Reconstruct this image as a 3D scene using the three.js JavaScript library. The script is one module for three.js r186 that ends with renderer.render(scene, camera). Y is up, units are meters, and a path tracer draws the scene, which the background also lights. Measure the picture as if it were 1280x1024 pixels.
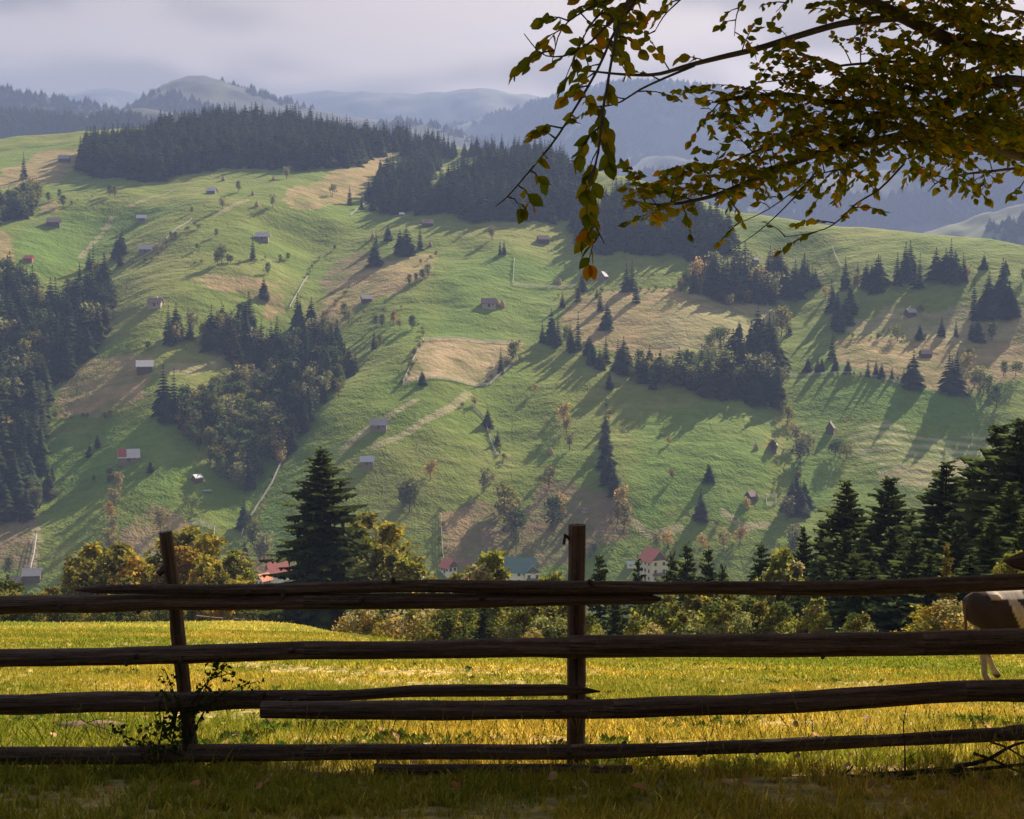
import * as THREE from 'three';
import { MarchingCubes } from 'three/addons/objects/MarchingCubes.js';
import { mergeGeometries, mergeVertices } from 'three/addons/utils/BufferGeometryUtils.js';

// ---------------------------------------------------------------- camera, sky, sun, exposure
const scene = new THREE.Scene();
const FOV = 33, PITCH = -3.708 * Math.PI / 180;
const camera = new THREE.PerspectiveCamera(FOV, 1280 / 1024, 0.1, 20000);
camera.position.set(0, 0, 0);
camera.rotation.x = PITCH;
scene.add(camera);
const renderer = new THREE.WebGLRenderer({ antialias: true });
renderer.toneMapping = THREE.LinearToneMapping;
renderer.toneMappingExposure = 2.6;
renderer.shadowMap.enabled = true;
const SUN_AZ = 34 * Math.PI / 180, SUN_EL = 36 * Math.PI / 180;
const sunDir = new THREE.Vector3(Math.sin(SUN_AZ) * Math.cos(SUN_EL), Math.sin(SUN_EL), -Math.cos(SUN_AZ) * Math.cos(SUN_EL));
const sun = new THREE.DirectionalLight(new THREE.Color().setRGB(1, 0.87, 0.68), 5);
sun.position.copy(sunDir).multiplyScalar(1500).add(new THREE.Vector3(0, 0, -500));
sun.target.position.set(0, 0, -500);
sun.castShadow = true;
sun.shadow.camera.left = -900; sun.shadow.camera.right = 900; sun.shadow.camera.top = 900; sun.shadow.camera.bottom = -900; sun.shadow.camera.far = 4000;
sun.shadow.mapSize.set(4096, 4096);
scene.add(sun, sun.target);
scene.fog = new THREE.FogExp2(new THREE.Color().setRGB(0.44, 0.58, 1.0), 0.0002);

// ---------------------------------------------------------------- small tools
const rng = (s) => () => { s = (s + 0x6d2b79f5) | 0; let t = Math.imul(s ^ (s >>> 15), 1 | s); t = (t + Math.imul(t ^ (t >>> 7), 61 | t)) ^ t; return ((t ^ (t >>> 14)) >>> 0) / 4294967296; };
const V = (x, y, z) => new THREE.Vector3(x, y, z);
const lerp = (a, b, t) => a + (b - a) * t, clamp = (x, a, b) => Math.min(b, Math.max(a, x));
const sstep = (a, b, x) => { const t = clamp((x - a) / (b - a), 0, 1); return t * t * (3 - 2 * t); };
const smin = (a, b, k) => { const h = clamp(0.5 + 0.5 * (b - a) / k, 0, 1); return lerp(b, a, h) - k * h * (1 - h); };
const smax = (a, b, k) => -smin(-a, -b, k);
const hash2 = (i, j) => { let n = Math.imul(i, 374761393) + Math.imul(j, 668265263); n = Math.imul(n ^ (n >>> 13), 1274126177); return ((n ^ (n >>> 16)) >>> 0) / 4294967296; };
const noise = (x, y) => {
  const i = Math.floor(x), j = Math.floor(y), a = x - i, b = y - j, s = a * a * (3 - 2 * a), t = b * b * (3 - 2 * b);
  return lerp(lerp(hash2(i, j), hash2(i + 1, j), s), lerp(hash2(i, j + 1), hash2(i + 1, j + 1), s), t) * 2 - 1;
};
const fbm = (x, y, n = 4) => { let s = 0, a = 0.5; for (let i = 0; i < n; i++) { s += a * noise(x, y); x = x * 2.03 + 17.1; y = y * 2.03 + 9.7; a *= 0.5; } return s; };
const table = (rows) => (x) => { // linear interpolation in a table of [x, y]
  if (x <= rows[0][0]) return rows[0][1];
  for (let i = 1; i < rows.length; i++) if (x <= rows[i][0]) return lerp(rows[i - 1][1], rows[i][1], (x - rows[i - 1][0]) / (rows[i][0] - rows[i - 1][0]));
  return rows[rows.length - 1][1];
};
const smoothTable = (rows) => { const f = table(rows), w = (rows[rows.length - 1][0] - rows[0][0]) / rows.length * 0.35; return (x) => (f(x - w) + f(x - w / 2) + f(x) * 2 + f(x + w / 2) + f(x + w)) / 6; };
const inside = (x, y, poly) => { let c = false; for (let i = 0, j = poly.length - 1; i < poly.length; j = i++) { const [a, b] = poly[i], [e, f] = poly[j]; if ((b > y) !== (f > y) && x < ((e - a) * (y - b)) / (f - b) + a) c = !c; } return c; };

// survey of the place: a bearing and slope read off the photograph, and a distance ahead, give a point of the world
const FPX = 512 / Math.tan(FOV * Math.PI / 360), CP = Math.cos(PITCH), SP = Math.sin(PITCH);
function at(px, py, d) {
  const cx = (px - 640) / FPX, cy = (512 - py) / FPX, y = cy * CP + SP, z = cy * SP - CP;
  return V(cx * d / -z, y * d / -z, -d);
}
const rise = (py) => at(640, py, 1).y;

// ---------------------------------------------------------------- the lie of the land
const FACE = 0.42, FOOT = -290.6;
const facePoint = (px, py) => { const d = -FOOT / (FACE - rise(py)); return at(px, py, d); };
const crestRows = [[-400, 200], [-150, 192], [0, 184], [70, 178], [130, 171], [250, 162], [330, 148], [400, 156], [450, 166], [560, 163], [640, 178], [700, 203], [760, 228], [850, 264], [905, 284], [1000, 297], [1100, 308], [1200, 325], [1280, 346], [1400, 380], [1700, 440]]
  .map(([px, py]) => facePoint(px, py));
const crestH = table(crestRows.map((p) => [p.x, p.y])), crestD = table(crestRows.map((p) => [p.x, -p.z]));
const edgeOf = smoothTable([[-120, 80], [-60, 84], [-38, 92], [-28, 122], [-18, 122], [-12, 92], [-6, 62], [2, 52], [11, 52], [25, 47], [60, 42]]);
const gullies = [
  [[[372, 345], [385, 400], [360, 460], [330, 530], [318, 610], [300, 700]], 10, 22],
  [[[130, 340], [95, 420], [60, 520], [30, 640]], 12, 30],
  [[[560, 170], [500, 240], [450, 330], [430, 420], [400, 500]], 7, 26],
  [[[740, 250], [690, 420], [620, 520], [650, 660]], 6, 24],
  [[[1000, 360], [975, 480], [985, 560], [1000, 660]], 6, 20],
].map(([pts, depth, width]) => [pts.map(([a, b]) => { const p = facePoint(a, b); return [p.x, -p.z]; }), depth, width]);
function toLine(x, y, pts) {
  let m = 1e9;
  for (let i = 1; i < pts.length; i++) {
    const [a, b] = pts[i - 1], [e, f] = pts[i], t = clamp(((x - a) * (e - a) + (y - b) * (f - b)) / ((e - a) ** 2 + (f - b) ** 2), 0, 1);
    m = Math.min(m, Math.hypot(x - lerp(a, e, t), y - lerp(b, f, t)));
  }
  return m;
}
function ground(x, z) {
  const d = -z;
  // the meadow: falls gently away from the camera, then rolls over into the valley
  let y = lerp(-1.62 - 0.12 * d, -0.21 * d - 1.11, sstep(0, 9, d));
  const e = d - edgeOf(x), k = 7;
  if (d < 700) {
    y -= 0.17 * (e > 60 ? e : k * Math.log(1 + Math.exp(e / k)));
    y += (0.16 * noise(x / 9 + 3.1, d / 7) + 0.05 * noise(x / 2.1, d / 1.9 + 7)) * sstep(4, 14, d);
    const bank = toLine(x, d, [[-6, 26.5], [-2, 25], [1.5, 25.2]]); // a little terrace step in the meadow
    y += 0.16 * Math.exp(-bank * bank / 0.5) * sstep(2.5, 0, Math.abs(x + 2) - 3);
  }
  if (d < 150) return y;
  // the slope across the valley
  const tf = clamp((d - 442) / 560, 0, 1);
  let f = FACE * d + FOOT + 104 * tf * (1 - tf);
  const r = sstep(430, 560, d);
  f += r * (7 * Math.sin(x / 92 + d / 260 + 0.9) + 9 * fbm(x / 130 + 4.2, d / 170, 3) + 3.8 * fbm(x / 34, d / 46, 3) + 0.8 * fbm(x / 16, d / 6.5, 3));
  for (const [pts, depth, width] of gullies) { const q = toLine(x, d, pts); if (q < width * 3) f -= r * depth * Math.exp(-q * q / (width * width)); }
  const over = crestH(x) + 3 - 0.34 * (d - crestD(x)) + 5 * fbm(x / 60, d / 60, 2);
  f = smin(f, over, 14);
  f = Math.max(f, -140 + 30 * fbm(x / 200, d / 200, 2));
  const valley = smax(y, -104, 14);
  return d < 900 ? smax(valley, f, 8) : f;
}
function hit(px, py, from = 430) { // where a sight line meets the land
  const r = at(px, py, 1);
  let a = from;
  for (let d = from; d < 2600; d += 3) {
    if (r.y * d < ground(r.x * d, -d)) { for (let i = 0, b = d; i < 14; i++) { const m = (a + b) / 2; if (r.y * m < ground(r.x * m, -m)) b = m; else a = m; } return V(r.x * a, ground(r.x * a, -a), -a); }
    a = d;
  }
  const d = crestD(r.x * 900); return V(r.x * d, ground(r.x * d, -d), -d);
}

// ---------------------------------------------------------------- names, labels
const taken = new Map();
function numbered(name) { const n = taken.get(name) ?? 0; taken.set(name, n + 1); return n ? name + '_' + String(n).padStart(3, '0') : name; }
function tag(o, label, category, group) { o.userData.label = label; o.userData.category = category; if (group) o.userData.group = group; return o; }
function shadowed(o) { o.traverse((m) => { if (m.isMesh) { m.castShadow = true; m.receiveShadow = true; } }); return o; }
function add(o, name) { o.name = numbered(name); scene.add(o); return o; }
function mesh(name, geometry, material, parent) { const m = new THREE.Mesh(geometry, material); m.name = name; m.castShadow = m.receiveShadow = true; if (parent) parent.add(m); return m; }
function thing(name, label, category, p = V(0, 0, 0), turn = 0, group) { const g = new THREE.Group(); add(g, name); g.position.copy(p); g.rotation.y = turn; return tag(g, label, category, group); }
function structure(name, geometry, material) { const m = mesh(name, geometry, material); m.name = numbered(name); m.userData.kind = 'structure'; scene.add(m); return m; }

// ---------------------------------------------------------------- geometry collector
class Shape {
  constructor() { this.p = []; this.c = []; this.u = []; this.i = []; this.col = [1, 1, 1]; }
  v(x, y, z, u = 0, w = 0) { this.p.push(x, y, z); this.c.push(...this.col); this.u.push(u, w); return this.p.length / 3 - 1; }
  tri(a, b, c) { this.i.push(a, b, c); }
  quad(a, b, c, d) { this.i.push(a, b, c, a, c, d); }
  card(o, a, b, bend = 0) { // a leaf-like lozenge from o along a, with half width b
    const n = bend ? V().crossVectors(a, b).normalize().multiplyScalar(bend) : V();
    const p0 = this.v(o.x, o.y, o.z), p1 = this.v(o.x + a.x * 0.5 + b.x + n.x, o.y + a.y * 0.5 + b.y + n.y, o.z + a.z * 0.5 + b.z + n.z);
    const p2 = this.v(o.x + a.x, o.y + a.y, o.z + a.z), p3 = this.v(o.x + a.x * 0.5 - b.x + n.x, o.y + a.y * 0.5 - b.y + n.y, o.z + a.z * 0.5 - b.z + n.z);
    this.tri(p0, p1, p2); this.tri(p0, p2, p3);
  }
  tube(pts, radii, sides = 6, wobble = 0, seed = 0, cap = true) {
    const R = (k) => (typeof radii === 'function' ? radii(k / (pts.length - 1)) : lerp(radii[0], radii[1], k / (pts.length - 1)));
    let up = V(0, 1, 0), len = 0; const rings = [];
    for (let k = 0; k < pts.length; k++) {
      const t = V().subVectors(pts[Math.min(k + 1, pts.length - 1)], pts[Math.max(k - 1, 0)]).normalize();
      if (Math.abs(t.dot(up)) > 0.95) up = V(0, 0, 1).addScaledVector(t, -t.z).lengthSq() > 0.05 ? V(0, 0, 1) : V(1, 0, 0);
      const s = V().crossVectors(t, up).normalize(), w = V().crossVectors(s, t); up = w.clone();
      if (k) len += pts[k].distanceTo(pts[k - 1]);
      const ring = [];
      for (let q = 0; q <= sides; q++) {
        const a = q / sides * Math.PI * 2, wob = wobble ? 1 + wobble * fbm(len * 2.4 + seed * 7.7 + Math.cos(a) * 0.9, Math.sin(a) * 0.9 + seed * 3.3 + len * 0.7, 3) : 1, r = R(k) * wob;
        ring.push(this.v(pts[k].x + (s.x * Math.cos(a) + w.x * Math.sin(a)) * r, pts[k].y + (s.y * Math.cos(a) + w.y * Math.sin(a)) * r, pts[k].z + (s.z * Math.cos(a) + w.z * Math.sin(a)) * r, len, q / sides));
      }
      rings.push(ring);
      if (k) for (let q = 0; q < sides; q++) this.quad(rings[k - 1][q], rings[k - 1][q + 1], ring[q + 1], ring[q]);
    }
    if (cap) for (const [k, flip] of [[0, 1], [pts.length - 1, 0]]) {
      const c = this.v(pts[k].x, pts[k].y, pts[k].z, 0.1, 0.1), ring = rings[k].map((n) => this.v(this.p[n * 3], this.p[n * 3 + 1], this.p[n * 3 + 2], 0, 0));
      for (let q = 0; q < sides; q++) flip ? this.tri(c, ring[q + 1], ring[q]) : this.tri(c, ring[q], ring[q + 1]);
    }
    return this;
  }
  box(x0, x1, y0, y1, z0, z1) {
    const q = (a, b, c, d) => { const n = [a, b, c, d].map((e) => this.v(e[0], e[1], e[2], e[0] + e[2], e[1])); this.quad(...n); };
    q([x0, y0, z1], [x1, y0, z1], [x1, y1, z1], [x0, y1, z1]); q([x1, y0, z0], [x0, y0, z0], [x0, y1, z0], [x1, y1, z0]);
    q([x0, y0, z0], [x0, y0, z1], [x0, y1, z1], [x0, y1, z0]); q([x1, y0, z1], [x1, y0, z0], [x1, y1, z0], [x1, y1, z1]);
    q([x0, y1, z1], [x1, y1, z1], [x1, y1, z0], [x0, y1, z0]); q([x0, y0, z0], [x1, y0, z0], [x1, y0, z1], [x0, y0, z1]);
    return this;
  }
  poly(...pts) { const n = pts.map((e) => this.v(e[0], e[1], e[2], e[0] + e[2], e[1])); for (let k = 2; k < n.length; k++) this.tri(n[0], n[k - 1], n[k]); return this; }
  build(colors = true) {
    const g = new THREE.BufferGeometry();
    g.setAttribute('position', new THREE.Float32BufferAttribute(this.p, 3));
    if (colors) g.setAttribute('color', new THREE.Float32BufferAttribute(this.c, 3));
    g.setAttribute('uv', new THREE.Float32BufferAttribute(this.u, 2));
    g.setIndex(this.i); g.computeVertexNormals();
    return g;
  }
}
const rgb = (r, g, b) => new THREE.Color().setRGB(r, g, b);
function dataTexture(w, h, fn, srgb = false, repeat = true) { // fn(u, v) -> linear [r, g, b]
  const a = new Uint8Array(w * h * 4), enc = (x) => Math.round(255 * clamp(srgb ? (x <= 0.0031308 ? x * 12.92 : 1.055 * x ** (1 / 2.4) - 0.055) : x, 0, 1));
  for (let j = 0, n = 0; j < h; j++) for (let i = 0; i < w; i++) { const c = fn((i + 0.5) / w, (j + 0.5) / h); a[n++] = enc(c[0]); a[n++] = enc(c[1]); a[n++] = enc(c[2]); a[n++] = 255; }
  const t = new THREE.DataTexture(a, w, h, THREE.RGBAFormat);
  if (srgb) t.colorSpace = THREE.SRGBColorSpace;
  t.magFilter = THREE.LinearFilter; t.minFilter = THREE.LinearMipmapLinearFilter; t.generateMipmaps = true;
  if (repeat) t.wrapS = t.wrapT = THREE.RepeatWrapping;
  t.needsUpdate = true;
  return t;
}
// noise that repeats every `n` cells
const tileNoise = (x, y, n) => {
  const i = Math.floor(x), j = Math.floor(y), a = x - i, b = y - j, s = a * a * (3 - 2 * a), t = b * b * (3 - 2 * b), m = (k) => ((k % n) + n) % n;
  return lerp(lerp(hash2(m(i), m(j) + n * 91), hash2(m(i + 1), m(j) + n * 91), s), lerp(hash2(m(i), m(j + 1) + n * 91), hash2(m(i + 1), m(j + 1) + n * 91), s), t) * 2 - 1;
};

// ---------------------------------------------------------------- sky: broken grey cloud, brighter towards the sun
{
  const W = 1024, HH = 512, data = new Float32Array(W * HH * 4);
  for (let j = 0; j < HH; j++) for (let i = 0; i < W; i++) {
    const az = ((i + 0.5) / W - 0.5) * 2 * Math.PI, el = ((j + 0.5) / HH - 0.5) * Math.PI, y = Math.sin(el), x = Math.cos(az) * Math.cos(el), z = Math.sin(az) * Math.cos(el);
    const near = Math.max(0, x * sunDir.x + y * sunDir.y + z * sunDir.z), n = (j * W + i) * 4;
    const h = Math.max(y, 0), k = 1 / (h + 0.11), cx = x * k * 2.1, cz = z * k * 1.7;
    const c = fbm(cx + 0.8 * fbm(cx * 0.6 + 5, cz * 0.6, 2) + 11, cz * 1.7 + 4, 5);
    const cover = sstep(-0.28, 0.22, c + 0.82 - h * 1.05), thick = sstep(-0.3, 0.4, c);
    const glow = 0.27 * near ** 3 + 0.3 * near ** 12;
    const cloud = [0.134, 0.11, 0.094].map((q) => (q + glow * q / 0.135) * lerp(1.4, 0.66, thick));
    const clear = [0.11, 0.165, 0.28].map((q, m) => q * (1 + 0.5 * Math.exp(-h * 6)) + glow * [1, 0.95, 0.85][m]);
    const low = Math.exp(-h * 16), pale = [0.138, 0.114, 0.099];
    for (let m = 0; m < 3; m++) data[n + m] = y < 0 ? 0.10 : lerp(lerp(clear[m], cloud[m], cover), pale[m] + glow * 0.8, low * 0.5);
    data[n + 3] = 1;
  }
  const t = new THREE.DataTexture(data, W, HH, THREE.RGBAFormat, THREE.FloatType);
  t.mapping = THREE.EquirectangularReflectionMapping; t.magFilter = t.minFilter = THREE.LinearFilter; t.needsUpdate = true;
  scene.background = t; scene.environment = t;
}

// ---------------------------------------------------------------- ground sheets
// colour of the slope across the valley: fields of dry grass, stubble, mown rows and green pasture, from their outlines on the land
const world2 = (list) => list.map(([px, py]) => { const p = hit(px, py); return [p.x, -p.z]; });
const fields = [
  ['dry', [[-60, 226], [0, 218], [20, 208], [50, 190], [104, 184], [98, 205], [75, 226], [40, 229], [0, 233], [-60, 240]], 9],
  ['dry', [[50, 262], [58, 250], [76, 250], [76, 262], [60, 267]], 5], ['dry', [[-40, 300], [0, 290], [14, 300], [16, 330], [0, 345], [-40, 345]], 5],
  ['dry', [[352, 251], [366, 236], [420, 214], [470, 194], [507, 178], [483, 206], [462, 232], [440, 252], [400, 262], [368, 262]], 6],
  ['dry', [[395, 402], [428, 346], [470, 330], [546, 317], [536, 346], [500, 366], [442, 386], [414, 430], [385, 440]], 6],
  ['scrub', [[400, 350], [430, 320], [470, 310], [485, 325], [440, 345], [410, 372]], 6],
  ['hay', [[503, 481], [529, 424], [655, 428], [641, 455], [612, 481]], 1.2],
  ['dry', [[700, 397], [726, 368], [850, 361], [905, 382], [870, 440], [800, 450], [740, 432], [704, 412]], 5],
  ['pale', [[805, 425], [830, 395], [890, 375], [975, 378], [986, 395], [966, 418], [920, 432], [868, 446]], 9],
  ['dry', [[1040, 452], [1047, 426], [1130, 424], [1230, 410], [1330, 395], [1330, 470], [1230, 482], [1180, 492], [1090, 466]], 5],
  ['pale', [[1060, 400], [1100, 388], [1200, 385], [1330, 395], [1330, 420], [1060, 424]], 8],
  ['dry', [[62, 506], [78, 474], [118, 450], [200, 442], [185, 470], [188, 496], [130, 518], [75, 524]], 6],
  ['pale', [[195, 468], [210, 455], [260, 455], [292, 440], [270, 462], [235, 472]], 3],
  ['dry', [[250, 340], [300, 342], [350, 352], [335, 372], [290, 368], [255, 358]], 10],
  ['dry', [[330, 372], [350, 366], [352, 392], [330, 400]], 5],
  ['earth', [[556, 700], [551, 640], [600, 620], [640, 640], [690, 604], [765, 615], [790, 660], [720, 706], [600, 722]], 5],
  ['dry', [[552, 700], [551, 640], [585, 630], [590, 650], [566, 705]], 3],
  ['dry', [[148, 660], [186, 632], [232, 640], [238, 690], [150, 700]], 5],
  ['earth', [[-60, 640], [48, 640], [40, 712], [-60, 720]], 4], ['earth', [[318, 700], [330, 690], [352, 694], [345, 716], [318, 720]], 2],
  ['earth', [[472, 720], [474, 694], [500, 690], [503, 722]], 3],
  ['mown', [[1062, 546], [1082, 530], [1108, 524], [1150, 546], [1238, 538], [1250, 575], [1225, 596], [1150, 612], [1096, 606], [1100, 582], [1062, 566]], 3],
  ['pale', [[1110, 590], [1200, 570], [1240, 580], [1180, 612], [1096, 606]], 3],
  ['lush', [[20, 330], [20, 290], [90, 262], [260, 248], [150, 300], [105, 330], [60, 345]], 9], ['lush', [[60, 540], [190, 520], [260, 560], [200, 640], [60, 600]], 8],
  ['lush', [[545, 420], [560, 330], [690, 330], [700, 400], [660, 428]], 9], ['lush', [[800, 520], [960, 505], [960, 640], [800, 640]], 12], ['lush', [[990, 500], [1100, 480], [1230, 500], [1230, 540], [1050, 520], [1040, 620], [990, 640]], 8],
  ['lush', [[320, 650], [350, 620], [372, 680], [340, 700]], 3],
].map(([kind, poly, soft]) => { const w = world2(poly); const xs = w.map((q) => q[0]), ys = w.map((q) => q[1]); return { kind, w, soft, box: [Math.min(...xs) - 15, Math.max(...xs) + 15, Math.min(...ys) - 15, Math.max(...ys) + 15] }; });
const trodden = [[[100, 322], [120, 300], [140, 272]], [[163, 258], [215, 238]], [[60, 478], [80, 462]], [[40, 712], [46, 680], [44, 660]], [[466, 560], [510, 540], [560, 512], [585, 492]], [[268, 270], [310, 250]], [[430, 560], [480, 525], [520, 500]], [[905, 640], [930, 660], [960, 655]], [[780, 645], [810, 668], [850, 660]]].map(world2);
const TONE = { dry: [0.265, 0.185, 0.085], pale: [0.25, 0.215, 0.095], hay: [0.33, 0.24, 0.125], scrub: [0.15, 0.11, 0.055], earth: [0.165, 0.115, 0.062], mown: [0.27, 0.26, 0.12], lush: [0.085, 0.165, 0.022] };
const HX0 = -640, HX1 = 640, HD0 = 400, HD1 = 1180;
const hillMap = dataTexture(1600, 1400, (u, v) => {
  const x = lerp(HX0, HX1, u), d = lerp(HD0, HD1, v);
  const n1 = fbm(x / 46, d / 40, 3), n2 = fbm(x / 11 + 9, d / 6, 2), n3 = noise(x / 1.7, d / 1.3), n4 = noise(x / 4.5 + 3, d / 2.6);
  let r = 0.122 + 0.042 * n1, g = 0.156 + 0.014 * n1, b = 0.02 + 0.006 * n1;
  const straw = clamp(0.1 + 0.8 * n2 + 0.9 * n1, 0, 1) * 0.45;
  r = lerp(r, 0.21, straw); g = lerp(g, 0.185, straw); b = lerp(b, 0.07, straw);
  const wx = x + 5 * n2 + 2 * n4, wd = d + 4 * noise(x / 10, d / 9 + 40) + 2 * n3;
  for (const f of fields) {
    const s = f.soft / 4, ax = lerp(x, wx, s * 0.55), ad = lerp(d, wd, s * 0.55);
    if (ax < f.box[0] || ax > f.box[1] || ad < f.box[2] || ad > f.box[3] || !inside(ax, ad, f.w)) continue;
    const T = TONE[f.kind]; let k = f.kind === 'lush' ? 0.5 : clamp(0.78 + 0.5 * n2 + 0.25 * n4, 0.25, 1);
    if (f.kind === 'mown') k = clamp(0.45 + 0.55 * Math.sin((d + 5 * fbm(x / 40, d / 60, 2) + x * 0.12) * 2 * Math.PI / 5.2) + 0.3 * n4, 0, 1);
    r = lerp(r, T[0], k); g = lerp(g, T[1], k); b = lerp(b, T[2], k);
  }
  for (const t of trodden) { const q = toLine(x, d, t); if (q < 1.6 + 0.6 * n4) { r = lerp(r, 0.3, 0.7); g = lerp(g, 0.245, 0.7); b = lerp(b, 0.14, 0.7); } }
  const grain = 1 + 0.09 * n3 + 0.12 * n4 + 0.14 * n2;
  return [r * grain, g * grain, b * grain];
}, true, false);
const hillBump = dataTexture(1024, 1024, (u, v) => { const h = 0.5 + 0.28 * tileNoise(u * 10, v * 30, 60) + 0.2 * tileNoise(u * 48, v * 48, 48) + 0.16 * tileNoise(u * 144, v * 144, 144) ; return [h, h, h]; });
hillBump.repeat.set(16, 10);
const hillMat = new THREE.MeshPhysicalMaterial({ map: hillMap, bumpMap: hillBump, bumpScale: 0.55, roughness: 1, specularIntensity: 0.2, sheen: 0.5, sheenRoughness: 0.6, sheenColor: rgb(0.34, 0.36, 0.14) });
function sheet(rows, cols, halfWidth, uvOf) {
  const p = [], u = [], idx = [];
  rows.forEach((d) => { for (let c = 0; c <= cols; c++) { const x = (c / cols * 2 - 1) * halfWidth(d); p.push(x, ground(x, -d), -d); u.push(...uvOf(x, d)); } });
  for (let r = 0; r < rows.length - 1; r++) for (let c = 0; c < cols; c++) { const a = r * (cols + 1) + c, b = a + cols + 1; idx.push(a, a + 1, b + 1, a, b + 1, b); }
  const g = new THREE.BufferGeometry();
  g.setAttribute('position', new THREE.Float32BufferAttribute(p, 3)); g.setAttribute('uv', new THREE.Float32BufferAttribute(u, 2)); g.setIndex(idx); g.computeVertexNormals();
  return g;
}
const span = (a, b, step) => { const o = []; for (let d = a; d < b; d += typeof step === 'function' ? step(d) : step) o.push(d); o.push(b); return o; };
structure('hillside', sheet(span(168, 1700, (d) => (d < 420 ? 8 : d < 1150 ? 2.6 : 12)), 380, (d) => 110 + 0.52 * d, (x, d) => [(x - HX0) / (HX1 - HX0), (d - HD0) / (HD1 - HD0)]), hillMat);
// the meadow's soil and thatch; the grass itself stands on it
const soil = dataTexture(1024, 1024, (u, v) => {
  const a = tileNoise(u * 8, v * 8, 8), b = tileNoise(u * 40, v * 40, 40), c = tileNoise(u * 170, v * 170, 170), k = 1 + 0.25 * b + 0.3 * c, s = clamp(0.5 + 0.6 * a + 0.5 * b, 0, 1);
  return [lerp(0.21, 0.4, s) * k, lerp(0.18, 0.27, s) * k, lerp(0.035, 0.07, s) * k];
}, true);
const soilBump = dataTexture(512, 512, (u, v) => { const h = 0.5 + 0.3 * tileNoise(u * 40, v * 40, 40) + 0.25 * tileNoise(u * 128, v * 128, 128); return [h, h, h]; });
const meadowMat = new THREE.MeshStandardMaterial({ map: soil, bumpMap: soilBump, bumpScale: 0.05, roughness: 1 });
structure('meadow', sheet(span(-30, 176, (d) => (d < 4 ? 2 : 0.3 + 0.02 * d)), 300, (d) => 40 + 0.9 * Math.max(d, 0), (x, d) => [x / 6, d / 6]), meadowMat);

// ---------------------------------------------------------------- mountains beyond
const farTex = dataTexture(1024, 1024, (u, v) => {
  const a = tileNoise(u * 7, v * 7, 7) * 0.6 + tileNoise(u * 19, v * 19, 19) * 0.4, c = tileNoise(u * 128, v * 128, 128), s = sstep(0.2, 0.36, a);
  return [lerp(0.02, 0.06, s), lerp(0.025, 0.062, s), lerp(0.02, 0.033, s)].map((q) => q * (1 + 0.3 * c));
}, true);
const farMat = new THREE.MeshStandardMaterial({ map: farTex, roughness: 1 });
const greenTex = dataTexture(512, 512, (u, v) => {
  const a = tileNoise(u * 6, v * 6, 6) * 0.6 + tileNoise(u * 17, v * 17, 17) * 0.4, c = tileNoise(u * 100, v * 100, 100), s = sstep(-0.3, 0.2, a);
  return [lerp(0.03, 0.11, s), lerp(0.04, 0.12, s), lerp(0.022, 0.04, s)].map((q) => q * (1 + 0.25 * c));
}, true);
const greenMat = new THREE.MeshStandardMaterial({ map: greenTex, roughness: 1 });
const hills = {};
function mountain(key, d0, outline, mat, { front = 0.45, reach = 900, rough = 30, grain = 6, seed = 1, wide = 1.4 } = {}) {
  const rows = outline.map(([px, py]) => { const p = at(px, py, d0); return [p.x, p.y]; }), crest = smoothTable(rows), H = (x, d) => {
    const q = d0 - d, spur = Math.abs(fbm(x / (d0 * 0.11) + seed * 13, d / (d0 * 0.16), 4)), fine = fbm(x / (d0 * 0.012), d / (d0 * 0.012) + seed, 2);
    return crest(x) - (q > 0 ? front * q * (0.75 + 0.25 * Math.min(1, q / 300)) : -0.4 * q) - rough * 4 * spur * sstep(0, 420, Math.abs(q)) + grain * fine;
  };
  hills[key] = { H, d0 };
  const p = [], u = [], idx = [], cols = 260, ds = span(d0 - reach, d0 + reach * 0.5, reach / 70), half = d0 * 0.37 * wide;
  for (const d of ds) for (let c = 0; c <= cols; c++) { const x = (c / cols * 2 - 1) * half; p.push(x, H(x, d), -d); u.push(x / 1500, d / 1500); }
  for (let r = 0; r < ds.length - 1; r++) for (let c = 0; c < cols; c++) { const a = r * (cols + 1) + c, b = a + cols + 1; idx.push(a, a + 1, b + 1, a, b + 1, b); }
  const g = new THREE.BufferGeometry();
  g.setAttribute('position', new THREE.Float32BufferAttribute(p, 3)); g.setAttribute('uv', new THREE.Float32BufferAttribute(u, 2)); g.setIndex(idx); g.computeVertexNormals();
  return structure('mountain', g, mat);
}
mountain('near_left', 1950, [[-300, 150], [0, 140], [60, 146], [110, 150], [160, 132], [200, 138], [300, 150], [420, 175], [560, 200], [800, 300], [1300, 400]], farMat, { seed: 1, rough: 22, grain: 9 });
mountain('left', 2500, [[-300, 118], [0, 113], [40, 114], [90, 126], [140, 134], [200, 160], [320, 200], [800, 320], [1300, 400]], farMat, { seed: 2, rough: 26, grain: 8 });
mountain('peak', 2800, [[-300, 200], [100, 160], [165, 132], [185, 121], [212, 98], [235, 84], [262, 93], [300, 110], [340, 122], [400, 141], [480, 150], [560, 158], [700, 230], [1300, 330]], farMat, { seed: 3, rough: 30, grain: 7 });
mountain('pale_left', 4700, [[-300, 140], [20, 125], [70, 115], [125, 110], [150, 108], [188, 122], [260, 130], [420, 112], [520, 118], [620, 106], [660, 124], [700, 120], [800, 112], [1000, 150], [1300, 160]], farMat, { seed: 4, rough: 45, grain: 10, reach: 1400 });
mountain('back_right', 3900, [[-300, 400], [420, 190], [600, 150], [700, 118], [780, 96], [900, 110], [1000, 128], [1100, 122], [1300, 90], [1500, 80]], farMat, { seed: 5, rough: 45, grain: 10, reach: 1300 });
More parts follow.
